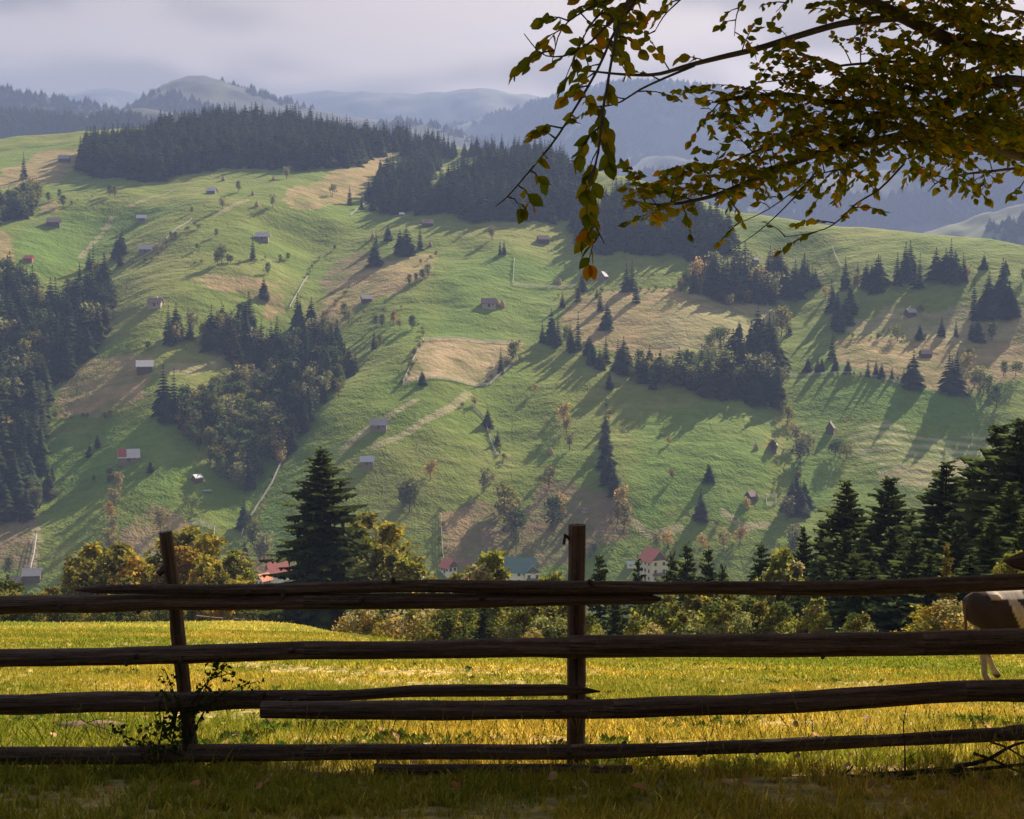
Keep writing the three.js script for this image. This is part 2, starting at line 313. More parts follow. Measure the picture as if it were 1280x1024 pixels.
mountain('right', 2900, [[-300, 420], [600, 290], [750, 225], [850, 208], [960, 212], [1050, 225], [1120, 212], [1200, 190], [1290, 165], [1500, 120]], farMat, { seed: 6, rough: 36, grain: 10, reach: 1000 });
mountain('green_right', 1900, [[-300, 520], [700, 420], [950, 350], [1060, 318], [1130, 300], [1180, 285], [1230, 268], [1290, 248], [1500, 190]], greenMat, { seed: 7, rough: 26, grain: 6, reach: 520, front: 0.4 });

// ---------------------------------------------------------------- foliage materials
const leafy = (o = {}) => new THREE.MeshPhysicalMaterial({ color: 0xffffff, vertexColors: true, roughness: 1, specularIntensity: 0, transmission: 0.35, thickness: 0, side: THREE.DoubleSide, ...o });
const needleMat = leafy({ transmission: 0.22 }), leafMat = leafy({ transmission: 0.5 }), grassMat = leafy({ transmission: 0.55 });
const tones = (o) => [[0.75, 0.78, 0.8], [1, 1, 1], [1.15, 1.2, 1.1], [1.3, 1.1, 0.9]].map((c) => leafy({ ...o, color: rgb(...c) })), needleMats = tones({ transmission: 0.22 }), leafMats = tones({ transmission: 0.5 });
const barkTex = dataTexture(256, 256, (u, v) => { const a = tileNoise(u * 6, v * 24, 24), b = tileNoise(u * 40, v * 64, 64), k = clamp(0.6 + 0.3 * a + 0.3 * b, 0.15, 1.3); return [0.11 * k, 0.085 * k, 0.065 * k]; }, true);
const barkBump = dataTexture(256, 256, (u, v) => { const h = 0.5 + 0.3 * tileNoise(u * 6, v * 24, 24) + 0.25 * tileNoise(u * 40, v * 64, 64); return [h, h, h]; });
const barkMat = new THREE.MeshStandardMaterial({ map: barkTex, bumpMap: barkBump, bumpScale: 0.02, roughness: 0.95 });
const paleBark = new THREE.MeshStandardMaterial({ color: rgb(0.26, 0.24, 0.2), roughness: 0.95 });

// a spruce of height 1 (scaled where it stands): whorls of drooping boughs
function farSpruce(seed) {
  const R = rng(seed), s = new Shape(), base = [0.03, 0.042, 0.021], wide = 0.17 + 0.045 * (seed % 4) + 0.03 * R(), whorls = 15 + seed % 3, ragged = 0.3 + 0.2 * (seed % 3);
  for (let w = 0; w < whorls; w++) {
    const t = 0.05 + 0.93 * (w + 0.3 * R()) / whorls, len = wide * (1 - t) ** 0.85 * 1.05 + 0.006, n = 6 + Math.floor(R() * 3), off = R() * 6;
    for (let b = 0; b < n; b++) {
      const a = off + b / n * 6.283 + R() * 0.5, L = len * (0.95 - ragged * 0.6 + ragged * 1.3 * R()), c = Math.cos(a), q = Math.sin(a), wd = L * 0.42 + 0.008, k = 0.75 + 0.6 * R(), dr = L * (0.35 + 0.3 * R());
      s.col = base.map((x) => x * k);
      const p0 = s.v(0, t + 0.012, 0), p1 = s.v(c * L * 0.55 - q * wd, t - dr * 0.55, q * L * 0.55 + c * wd), p2 = s.v(c * L, t - dr * 0.75, q * L), p3 = s.v(c * L * 0.55 + q * wd, t - dr * 0.6, q * L * 0.55 - c * wd), p4 = s.v(c * L * 0.6, t - dr * 0.1, q * L * 0.6);
      s.tri(p0, p1, p4); s.tri(p1, p2, p4); s.tri(p4, p2, p3); s.tri(p0, p4, p3);
    }
  }
  s.col = base; for (let k = 0; k < 4; k++) { const a = k * 1.57; s.card(V(0, 0.93, 0), V(0.006 * Math.cos(a), 0.085, 0.006 * Math.sin(a)), V(-0.012 * Math.sin(a), 0, 0.012 * Math.cos(a))); }
  const crown = s.build(), t = new Shape(); t.col = [0.07, 0.055, 0.045]; t.tube([V(0, -0.06, 0), V(0, 0.4, 0), V(0, 0.92, 0)], [0.014, 0.003], 5, 0, 0, false);
  return { crown, trunk: t.build() };
}
// a leafy tree of height 1: lobes of leaf clumps on a forked trunk
function farLeafy(seed, tone, slim = 1) {
  const R = rng(seed), s = new Shape(), lobes = [];
  for (let k = 0; k < 9; k++) { const a = R() * 6.283, r = 0.17 * R() * slim, y = 0.3 + 0.5 * k / 8 + 0.08 * R(); lobes.push([Math.cos(a) * r, y, Math.sin(a) * r, (0.13 + 0.09 * R()) * (y > 0.7 ? 0.8 : 1)]); }
  for (let k = 0; k < 430; k++) {
    const l = lobes[Math.floor(R() * 9)], z = R() * 2 - 1, a = R() * 6.283, q = Math.sqrt(1 - z * z), r = l[3] * (0.55 + 0.5 * R()), n = V(Math.cos(a) * q, z, Math.sin(a) * q);
    const o = V(l[0] + n.x * r * slim, l[1] + n.y * r, l[2] + n.z * r * slim), u = V(R() - 0.5, R() - 0.5, R() - 0.5).normalize(), w = V().crossVectors(u, n).normalize(), z2 = 0.03 + 0.025 * R(), kk = 0.65 + 0.7 * R();
    s.col = tone.map((x) => x * kk);
    s.card(o, u.multiplyScalar(z2 * 1.7), w.multiplyScalar(z2 * 0.7), 0.008);
  }
  const t = new Shape(); t.col = [0.09, 0.075, 0.06]; t.tube([V(0, -0.06, 0), V(0.01, 0.25, 0), V(0, 0.7, 0.01)], [0.022, 0.004], 5, 0, 0, false);
  for (let k = 0; k < 4; k++) { const a = k * 1.6 + R(); t.tube([V(0, 0.2 + 0.08 * k, 0), V(Math.cos(a) * 0.12, 0.42 + 0.08 * k, Math.sin(a) * 0.12)], [0.01, 0.003], 4, 0, 0, false); }
  return { crown: s.build(), trunk: t.build() };
}
const farBark = new THREE.MeshStandardMaterial({ vertexColors: true, roughness: 1 });
const spruceKinds = [11, 12, 13, 14].map(farSpruce);
const OLIVE = [0.135, 0.15, 0.045], GREEN = [0.085, 0.115, 0.038], GREY = [0.19, 0.185, 0.085], RUST = [0.24, 0.17, 0.05], STRAW = [0.27, 0.22, 0.09];
const leafyKinds = [farLeafy(21, OLIVE), farLeafy(22, GREEN, 1.25), farLeafy(23, GREY, 1.1), farLeafy(24, STRAW, 1.2), farLeafy(25, RUST), farLeafy(26, GREEN, 1.7), farLeafy(27, OLIVE, 1.6)];
const bothOf = (k) => { const g = mergeGeometries([k.crown, k.trunk]); return g; };
const spruceAll = spruceKinds.map(bothOf), leafyAll = leafyKinds.map(bothOf);
// everything that grows across the valley is listed first; the largest 300 of each kind become trees of their own, the rest one wood for each patch
const listed = [];
const grow = (patch, conifer, kind, p, h, w, turn) => listed.push({ patch, conifer, kind, p, h, w, turn, size: h / -p.z });
const patches = {
  ridge: ['spruce in the wood along the ridge crest', 'spruces of the ridge crest wood'],
  strip: ['spruce in the wood strips under the ridge', 'spruces of the strips under the ridge'],
  east: ['spruce in the wood at the low end of the ridge', 'spruces at the low end of the ridge'],
  saddle: ['spruce in the broken belt under the bare green shoulder', 'spruces of the belt under the bare shoulder'],
  wedge: ['spruce in the wedge shaped wood below the dry field', 'spruces of the wedge shaped wood'],
  left: ['spruce in the steep wood on the shaded gully side', 'spruces of the steep gully wood'],
  gully: ['spruce in the mixed wood filling the middle gully', 'spruces of the middle gully'],
  lone: ['lone spruce on open pasture across the valley', 'lone spruces on the far pasture'],
};
const leafPatches = {
  left: ['leafy tree in the steep wood on the shaded gully side', 'leafy trees of the steep gully wood'],
  gully: ['olive leafy tree in the mixed wood filling the middle gully', 'leafy trees of the middle gully'],
  wedge: ['leafy tree among the spruces of the wedge shaped wood', 'leafy trees of the wedge shaped wood'],
  saddle: ['leafy tree among the spruces under the bare green shoulder', 'leafy trees under the bare shoulder'],
  hedge: ['bushy tree in a field hedge across the valley', 'hedge trees across the valley'],
  lone: ['lone leafy tree on open pasture across the valley', 'lone leafy trees on the far pasture'],
};
function wood(patch, poly, gap, hMin, hMax, share, seed, kinds = [0, 1, 2]) {
  const R = rng(seed), w = world2(poly), xs = w.map((q) => q[0]), ys = w.map((q) => q[1]), x0 = Math.min(...xs), x1 = Math.max(...xs), y0 = Math.min(...ys), y1 = Math.max(...ys);
  for (let x = x0; x < x1; x += gap) for (let y = y0; y < y1; y += gap) {
    const a = x + (R() - 0.5) * gap * 1.3, b = y + (R() - 0.5) * gap * 1.3, c = R(), k = R(), hh = R(), t = R();
    if (!inside(a + 4 * noise(a / 14, b / 14), b + 4 * noise(a / 14 + 50, b / 14), w) || R() < 0.08) continue;
    const con = share === 1 || c < share + 0.35 * noise(a / 22, b / 22 + 9), h = lerp(hMin * 0.72, hMax * 1.06, hh ** 1.3 * 0.8 + 0.2 * (noise(a / 25, b / 25) + 1) / 2) * (con ? 1 : 0.82) * (patch === 'ridge' || patch === 'strip' || patch === 'east' ? 1 : 1.2);
    grow(patch, con, con ? Math.floor(k * 4) : kinds[Math.floor(k * kinds.length)], V(a, ground(a, -b), -b), h, con ? 0.75 + 0.65 * t : 0.9 + 0.4 * t, t * 6.28);
  }
}
wood('ridge', [[97, 206], [112, 192], [140, 183], [200, 174], [260, 164], [330, 156], [345, 158], [372, 162], [400, 160], [450, 168], [540, 164], [575, 168], [520, 178], [470, 196], [432, 210], [370, 212], [300, 208], [250, 214], [180, 228], [120, 222]], 3.68, 11.5, 20.7, 1, 101);
wood('ridge', [[250, 158], [330, 146], [345, 150], [300, 160], [255, 168]], 4.00, 11.5, 18.4, 1, 102); wood('ridge', [[375, 150], [450, 160], [560, 158], [640, 173], [690, 198], [640, 186], [600, 182], [450, 170]], 4.00, 11.5, 18.4, 1, 103);
wood('strip', [[474, 268], [478, 236], [505, 212], [520, 190], [548, 184], [546, 215], [530, 245], [514, 262], [500, 270]], 4.00, 10.3, 18.4, 1, 104);
wood('strip', [[526, 268], [552, 235], [600, 220], [645, 198], [690, 208], [720, 225], [745, 245], [735, 270], [700, 280], [660, 277], [600, 274]], 3.84, 11.5, 19.5, 1, 105);
wood('strip', [[585, 178], [640, 176], [690, 202], [650, 196], [610, 192]], 4.16, 10.3, 17.2, 1, 106); wood('strip', [[460, 255], [470, 232], [486, 218], [482, 245], [470, 258]], 4.40, 9.2, 14.9, 1, 107);
wood('east', [[716, 304], [730, 270], [770, 252], [830, 258], [880, 272], [907, 288], [912, 318], [880, 326], [800, 320], [750, 314]], 3.84, 11.5, 19.5, 1, 108);
wood('saddle', [[868, 366], [878, 342], [920, 340], [965, 350], [990, 350], [1015, 352], [1040, 352], [1036, 364], [985, 374], [940, 384], [905, 372]], 4.96, 9.2, 19.5, 0.92, 109, [2, 3]);
wood('saddle', [[1040, 412], [1035, 388], [1050, 372], [1062, 390], [1058, 410]], 4.80, 9.2, 16.1, 0.9, 110); wood('saddle', [[1218, 392], [1226, 376], [1262, 372], [1275, 388], [1268, 396]], 4.32, 9.2, 17.2, 0.95, 111);
wood('saddle', [[1112, 358], [1125, 342], [1155, 345], [1155, 362]], 5.60, 11.5, 18.4, 0.95, 112); wood('saddle', [[1172, 352], [1190, 338], [1218, 340], [1215, 362], [1190, 366]], 5.12, 10.3, 18.4, 0.9, 113); wood('saddle', [[1050, 362], [1068, 352], [1112, 356], [1105, 364]], 6.00, 8.0, 16.1, 0.9, 140);
wood('wedge', [[968, 504], [905, 502], [868, 496], [880, 470], [920, 455], [948, 440], [966, 420], [988, 412], [990, 420], [974, 450], [974, 500]], 3.84, 9.2, 18.4, 0.85, 114, [2, 0]);
wood('wedge', [[868, 496], [820, 490], [782, 474], [770, 456], [800, 462], [840, 470], [880, 468]], 4.00, 6.9, 13.8, 0.7, 115, [2, 0, 1]); wood('wedge', [[674, 426], [684, 412], [706, 424], [740, 444], [765, 452], [768, 470], [742, 460], [700, 444]], 4.00, 8.0, 13.8, 0.75, 116, [2, 0, 0]);
wood('left', [[-40, 640], [-40, 372], [0, 360], [34, 372], [60, 398], [84, 402], [108, 360], [138, 352], [142, 385], [136, 410], [112, 446], [74, 480], [56, 520], [50, 580], [40, 620], [20, 650]], 3.7, 11, 19, 0.78, 117, [0, 1, 2]);
wood('left', [[-40, 292], [0, 284], [48, 264], [46, 250], [18, 254], [-40, 262]], 4.00, 8.0, 13.8, 0.3, 118, [1, 0]); wood('left', [[30, 640], [44, 610], [60, 600], [52, 640], [44, 662]], 4.00, 5.8, 10.3, 0.1, 119, [2, 0]);
wood('gully', [[256, 432], [262, 412], [300, 402], [326, 420], [330, 440], [352, 440], [372, 425], [400, 435], [420, 440], [442, 460], [430, 476], [400, 515], [376, 548], [358, 575], [340, 560], [372, 520], [330, 470], [305, 470], [290, 445]], 4.00, 8.0, 16.1, 0.68, 120, [0, 1, 2]);
wood('gully', [[222, 535], [232, 510], [300, 472], [372, 500], [362, 545], [345, 592], [318, 606], [300, 622], [255, 582]], 3.84, 6.9, 12.1, 0.12, 121, [0, 2, 1, 1]);
wood('gully', [[190, 434], [205, 420], [250, 415], [254, 432], [225, 438]], 4.00, 8.0, 13.8, 0.75, 122, [2, 0]); wood('gully', [[190, 528], [196, 510], [214, 512], [226, 524], [222, 532]], 4.00, 11.5, 17.2, 1, 123); wood('gully', [[384, 420], [366, 425], [356, 418], [372, 402], [402, 408]], 4.00, 10.3, 17.2, 0.95, 124);
wood('gully', [[404, 500], [420, 470], [452, 445], [476, 425], [470, 440], [440, 470], [420, 500]], 4.32, 6.9, 11.5, 0.15, 125, [1, 2, 0]);
// single trees: [px, py of the foot, height in m]
const loneS = [[30, 224, 13], [316, 325, 10], [468, 332, 11], [508, 318, 12], [525, 312, 10], [500, 316, 10], [470, 312, 8], [485, 300, 7], [330, 372, 8], [388, 414, 11], [437, 256, 9], [452, 262, 7], [466, 264, 9], [703, 384, 6], [723, 376, 8], [728, 364, 8], [750, 388, 9], [746, 372, 5], [759, 410, 10], [783, 364, 11], [790, 362, 12], [795, 378, 10], [812, 464, 9], [778, 468, 10], [762, 486, 7], [626, 466, 9], [528, 480, 5], [625, 318, 6], [630, 318, 6],
  [610, 532, 6], [622, 556, 5], [757, 540, 6], [757, 560, 7], [758, 582, 9], [762, 606, 9], [768, 620, 10], [758, 600, 8], [886, 602, 6], [876, 650, 9], [990, 640, 10], [1000, 642, 10], [995, 625, 8], [1005, 632, 8], [1010, 463, 5], [1022, 466, 6], [1027, 464, 5], [1044, 462, 6], [1060, 466, 5], [1085, 470, 6], [1095, 470, 6], [1102, 472, 5], [1115, 474, 5], [1130, 478, 5], [1142, 482, 12], [1136, 478, 8], [1186, 490, 14], [1196, 492, 14], [1190, 486, 11], [1098, 362, 13], [1150, 424, 6], [1177, 420, 7], [1195, 420, 6], [1215, 424, 7], [1222, 426, 9], [1100, 340, 4], [1072, 352, 8], [1090, 344, 5], [1230, 336, 6], [1257, 342, 6], [1040, 448, 9], [868, 366, 9], [924, 420, 6], [112, 336, 8], [146, 322, 9], [150, 332, 6], [152, 318, 10], [122, 560, 5], [112, 570, 4], [188, 590, 4], [305, 658, 8], [306, 700, 6],
  [362, 150, 9], [355, 152, 7], [375, 154, 10], [1204, 352, 11], [1170, 348, 12], [1132, 350, 15], [960, 352, 12], [975, 350, 13], [1005, 350, 11], [930, 354, 13], [895, 360, 14], [884, 368, 12]];
const loneL = [[28, 228, 5, 1], [38, 235, 6, 2], [60, 252, 5, 1], [74, 248, 5, 1], [79, 258, 6, 1], [137, 245, 6, 1], [143, 246, 6, 1], [358, 224, 7, 2], [341, 260, 7, 2], [416, 244, 6, 5], [278, 262, 6, 2], [298, 240, 6, 1], [272, 332, 7, 0], [277, 330, 9, 0], [335, 344, 6, 1], [285, 328, 4, 1], [350, 328, 4, 1], [360, 326, 4, 1], [240, 266, 3, 1], [270, 296, 4, 1], [246, 312, 3, 1], [214, 300, 4, 1], [220, 300, 4, 1],
  [615, 300, 7, 2], [705, 530, 8, 3], [708, 542, 6, 3], [712, 562, 6, 2], [668, 492, 4, 3], [700, 516, 4, 3], [512, 640, 12, 0], [504, 634, 8, 2], [518, 634, 8, 0], [538, 600, 7, 3], [635, 655, 13, 0], [640, 668, 12, 2], [648, 676, 11, 1], [628, 640, 10, 0], [690, 660, 11, 1], [700, 650, 9, 3], [686, 610, 8, 3], [645, 690, 8, 2], [605, 615, 8, 2], [776, 640, 9, 3], [780, 665, 11, 3], [772, 655, 8, 4], [840, 600, 4, 2], [836, 556, 3, 3],
  [1000, 580, 10, 2], [995, 560, 9, 3], [1010, 570, 9, 2], [985, 530, 7, 0], [980, 520, 6, 1], [1050, 572, 7, 5], [1058, 574, 6, 6], [1044, 570, 6, 5], [966, 566, 5, 0], [985, 650, 8, 2], [995, 690, 9, 2], [990, 700, 7, 0], [900, 432, 8, 5], [905, 430, 7, 5], [888, 436, 6, 5], [1122, 426, 7, 5], [1210, 466, 8, 2], [1218, 484, 9, 3], [1226, 490, 10, 2], [1236, 500, 10, 1], [1246, 510, 9, 1], [1255, 470, 6, 1], [1270, 470, 6, 5], [1212, 452, 6, 0],
  [1240, 426, 8, 1], [1150, 392, 4, 5], [200, 665, 8, 2], [240, 640, 5, 5], [232, 636, 4, 5], [318, 690, 10, 0], [330, 700, 9, 2], [325, 706, 8, 2], [310, 668, 7, 1], [12, 722, 7, 0], [136, 690, 8, 2], [142, 672, 7, 2], [138, 650, 6, 4], [142, 632, 6, 2], [148, 612, 6, 2], [405, 404, 5, 4], [478, 410, 6, 1], [470, 408, 5, 1], [492, 406, 6, 4], [500, 412, 5, 2], [515, 412, 6, 1], [430, 398, 7, 1], [436, 404, 6, 2], [520, 352, 4, 1], [528, 350, 5, 1], [535, 346, 6, 1], [512, 356, 5, 1], [226, 536, 6, 4], [232, 548, 6, 3],
  [640, 452, 8, 1], [645, 446, 7, 2], [1230, 396, 6, 1], [862, 362, 7, 5], [850, 364, 6, 2], [856, 358, 6, 1], [1280, 352, 6, 1], [912, 384, 6, 3], [1032, 372, 5, 3], [880, 690, 6, 3], [905, 688, 7, 3], [925, 680, 6, 3], [300, 590, 8, 4], [820, 690, 7, 2], [835, 686, 6, 3], [935, 640, 5, 3]];
{ const R = rng(77);
  for (const [px, py, h] of loneS) grow('lone', true, Math.floor(R() * 4), hit(px, py), h * 1.25, 0.95 + 0.4 * R(), R() * 6);
  for (const [px, py, h, k] of loneL) grow('lone', false, k, hit(px, py), h * 1.15, 1 + 0.3 * R(), R() * 6);
  const hedges = [[[60, 268], [90, 255], [125, 246]], [[55, 524], [80, 522], [108, 524], [140, 522], [170, 516]], [[60, 600], [90, 602], [120, 600], [150, 596], [165, 590]], [[160, 330], [190, 326], [215, 302]], [[205, 302], [250, 285]], [[240, 332], [300, 330], [360, 328]], [[340, 600], [325, 640], [308, 690]], [[400, 404], [420, 380], [450, 350]], [[385, 345], [400, 325], [420, 310]], [[505, 480], [515, 460], [528, 425], [524, 405]], [[612, 480], [630, 462], [648, 450]], [[528, 330], [545, 318]], [[605, 530], [622, 560], [630, 585]], [[590, 505], [580, 512]],
    [[985, 470], [1010, 466], [1050, 468], [1090, 472], [1120, 478], [1150, 486]], [[975, 505], [982, 530], [990, 560], [996, 600], [1000, 640]], [[700, 372], [740, 366], [800, 364], [850, 362]], [[1045, 424], [1100, 424], [1160, 422], [1230, 424]], [[550, 640], [553, 690], [556, 720]], [[140, 600], [140, 650], [136, 690]], [[680, 600], [700, 640], [690, 680]], [[620, 600], [640, 650], [650, 690]], [[870, 690], [900, 660], [930, 650]], [[1210, 460], [1226, 485], [1250, 515]], [[160, 436], [185, 436], [200, 436]], [[715, 720], [740, 690], [790, 690], [850, 700]], [[475, 332], [500, 320]], [[760, 500], [758, 560], [766, 620]], [[446, 392], [480, 390], [510, 384]], [[200, 310], [250, 280]]];
  for (const h of hedges) { const w = world2(h); for (let i = 1; i < w.length; i++) { const L = Math.hypot(w[i][0] - w[i - 1][0], w[i][1] - w[i - 1][1]); for (let q = 0; q < L; q += 3.2 + 5 * R()) { const x = lerp(w[i - 1][0], w[i][0], q / L) + 2.4 * (R() - 0.5), y = lerp(w[i - 1][1], w[i][1], q / L) + 2.4 * (R() - 0.5); grow('hedge', false, [0, 1, 2, 5, 6, 3][Math.floor(R() * 6)], V(x, ground(x, -y), -y), 1.3 + 3.2 * R() * R(), 1.3 + 0.5 * R(), R() * 6); } } }
}
{
  const own = { true: 300, false: 300 }, many = new Map();
  listed.sort((a, b) => b.size - a.size);
  for (const t of listed) {
    if (own[t.conifer]-- > 0) {
      const [what, group] = (t.conifer ? patches : leafPatches)[t.patch], k = t.conifer ? spruceKinds[t.kind] : leafyKinds[t.kind];
      const o = thing(t.conifer ? 'spruce_tree' : 'leafy_tree', (t.conifer ? 'dark green ' : 'small far ') + what, 'tree', t.p, t.turn, group);
      o.scale.set(t.h * t.w, t.h, t.h * t.w);
      mesh('trunk', k.trunk, farBark, o); mesh('crown', k.crown, (t.conifer ? needleMats : leafMats)[Math.floor(hash2(Math.round(t.p.x * 9), Math.round(t.p.z * 9)) * 4)], o);
    } else { const key = t.patch + '|' + t.conifer + '|' + t.kind; if (!many.has(key)) many.set(key, []); many.get(key).push(t); }
  }
  const M = new THREE.Matrix4(), Q = new THREE.Quaternion(), up = V(0, 1, 0), tint = new THREE.Color();
  for (const [key, list] of many) {
    const [patch, con] = key.split('|'), conifer = con === 'true', kind = list[0].kind;
    const im = new THREE.InstancedMesh((conifer ? spruceAll : leafyAll)[kind], conifer ? needleMat : leafMat, list.length);
    list.forEach((t, i) => { im.setMatrixAt(i, M.compose(t.p, Q.setFromAxisAngle(up, t.turn), V(t.h * t.w, t.h, t.h * t.w))); const q = 0.7 + 0.7 * hash2(i, 7); im.setColorAt(i, tint.setRGB(q * (0.9 + 0.4 * hash2(i, 8)), q, q * 0.95)); });
    im.castShadow = im.receiveShadow = true; add(im, conifer ? 'spruce_wood' : 'leafy_wood'); im.userData.kind = 'stuff';
    tag(im, (conifer ? 'mass of further spruces, as a ' : 'mass of further small leafy trees, as a ') + (conifer ? patches : leafPatches)[patch][0], 'wood', (conifer ? 'spruce woods' : 'leafy woods') + ' across the valley');
  }
  console.log('trees', listed.length, [...many.values()].map((l) => l.length).join(' '));
}
// woods on the mountains behind
{
  const R = rng(500), M = new THREE.Matrix4(), Q = new THREE.Quaternion(), up = V(0, 1, 0);
  for (const [key, n, thin, label] of [['near_left', 9000, -0.3, 'blue hazy forest on the low mountain behind the left shoulder'], ['right', 12000, -0.12, 'blue hazy forest on the mountainside beyond the beech leaves'], ['green_right', 2600, 0.04, 'hazy scattered spruces on the pale green mountainside'], ['peak', 9000, -0.08, 'hazy forest on the rounded peak'], ['back_right', 12000, -0.15, 'pale hazy forest on the high mountain behind the beech leaves'], ['left', 9000, -0.3, 'blue hazy forest on the second mountain at the far left']]) {
    const { H, d0 } = hills[key], list = [];
    for (let k = 0; k < n * 6 && list.length < n; k++) { const d = d0 + 30 - 560 * R() * (key === 'green_right' ? 0.7 : 1), x = (R() * 2 - 1) * d * 0.42; if (fbm(x / 240, d / 150, 3) < thin || (key === 'near_left' && x > 0)) continue; list.push([x, H(x, d) - 1, -d]); }
    const im = new THREE.InstancedMesh(spruceAll[list.length % 4], needleMat, list.length);
    list.forEach((p, i) => { const h = 9 + 9 * R(); im.setMatrixAt(i, M.compose(V(...p), Q.setFromAxisAngle(up, R() * 6), V(h * 1.25, h, h * 1.25))); });
    im.castShadow = im.receiveShadow = true; add(im, 'mountain_forest'); im.userData.kind = 'stuff'; tag(im, label, 'forest');
  }
}

// ---------------------------------------------------------------- trees at the foot of the meadow
function nearSpruce(seed, H, wide, lean = 0) {
  const R = rng(seed), s = new Shape(), t = new Shape(), base = [0.05, 0.066, 0.02], whorls = Math.round(H * 3);
  t.tube([V(0, -0.5, 0), V(0, H * 0.3, 0), V(lean, H * 0.7, 0), V(lean, H * 0.985, 0)], (k) => lerp(0.016 * H + 0.03, 0.012, k), 7, 0.15, seed, false);
  const need = (o, dir, side, len, wd) => { const k = 0.6 + 0.8 * R(); s.col = [base[0] * k * (0.9 + 0.4 * R()), base[1] * k, base[2] * k]; s.card(o, dir.clone().multiplyScalar(len), side.clone().multiplyScalar(wd), 0.02); };
  for (let w = 0; w < whorls; w++) {
    const q = 0.04 + 0.95 * (w + 0.5 * R()) / whorls, y = q * H, reach = wide * Math.pow(1 - q, 0.72) * (0.85 + 0.25 * Math.sin(w * 2.3 + seed)) + 0.12, n = 7 + Math.floor(R() * 3), off = R() * 6.28;
    for (let b = 0; b < n; b++) {
      const a = off + b / n * 6.283 + (R() - 0.5) * 0.6, L = reach * (0.45 + 0.6 * R()), c = Math.cos(a), z = Math.sin(a), pts = [], sag = lerp(0.42, -0.35, q ** 1.5) * L;
      const steps = Math.max(3, Math.round(L / 0.26));
      for (let k = 0; k <= steps; k++) { const u = k / steps; pts.push(V(c * L * u + lean * sstep(0.3, 0.7, q), y + (b % 3 - 1) * 0.1 - sag * (1.5 * u - 0.55 * u * u * u) + 0.02 * (R() - 0.5), z * L * u)); }
      t.tube(pts, [0.012 + 0.008 * L, 0.004], 3, 0, 0, false);
      const side = V(-z, 0, c), tone = 0.6 + 0.7 * R();
      // the bough: a jagged flat spray with hanging twigs below it
      let pl, pr, pd;
      for (let k = 0; k <= steps * 2; k++) {
        const u = k / (steps * 2), i = Math.min(steps - 1, Math.floor(u * steps)), o = pts[i].clone().lerp(pts[i + 1], u * steps - i), jag = 0.45 + 0.9 * R(), w = (0.05 + 0.2 * Math.min(L, 2.2) * Math.sin(Math.PI * Math.min(0.97, 0.12 + 0.86 * u))) * jag * (0.7 + 0.6 * R()), kk = tone * (0.8 + 0.4 * R());
        s.col = [base[0] * kk, base[1] * kk, base[2] * kk];
        const n = [s.v(o.x - side.x * w, o.y - w * (0.35 + 0.3 * R()), o.z - side.z * w), s.v(o.x, o.y + 0.03, o.z), s.v(o.x + side.x * w, o.y - w * (0.35 + 0.3 * R()), o.z + side.z * w), s.v(o.x + side.x * 0.06 * (R() - 0.5), o.y - (0.04 + w * (0.7 + 0.6 * R())) * (0.25 + 1.1 * R()), o.z + side.z * 0.06 * (R() - 0.5))];
        if (k) { s.quad(pl, pd, n[1], n[0]); s.quad(pd, pr[0], n[2], n[1]); if (u > 0.2) s.quad(pd, pr[1], n[3], n[1]); }
        pl = n[0]; pd = n[1]; pr = [n[2], n[3]];
      }
      for (let k = 1; k <= steps; k++) {
        const o = pts[k], f = V().subVectors(pts[k], pts[k - 1]).normalize();
        for (const e of [-1, 1]) { if (R() < 0.25) continue; const dir = V().addScaledVector(f, 0.7).addScaledVector(side, e * (0.5 + 0.5 * R())).add(V(0, -0.3 - 0.5 * R(), 0)).normalize(); need(o, dir, V().crossVectors(dir, V(R() - 0.5, 1, R() - 0.5)).normalize(), (0.14 + 0.2 * R()) * Math.min(1, 0.4 + L * 0.35), 0.03 + 0.02 * R()); }
      }
    }
  }
  for (let k = 0; k < 10; k++) { const a = R() * 6.28; need(V(lean, H * (0.9 + 0.09 * R()), 0), V(Math.cos(a) * 0.45, 0.8, Math.sin(a) * 0.45).normalize(), V(-Math.sin(a), 0, Math.cos(a)), 0.3, 0.05); }
  return { crown: s.build(), trunk: t.build() };
}
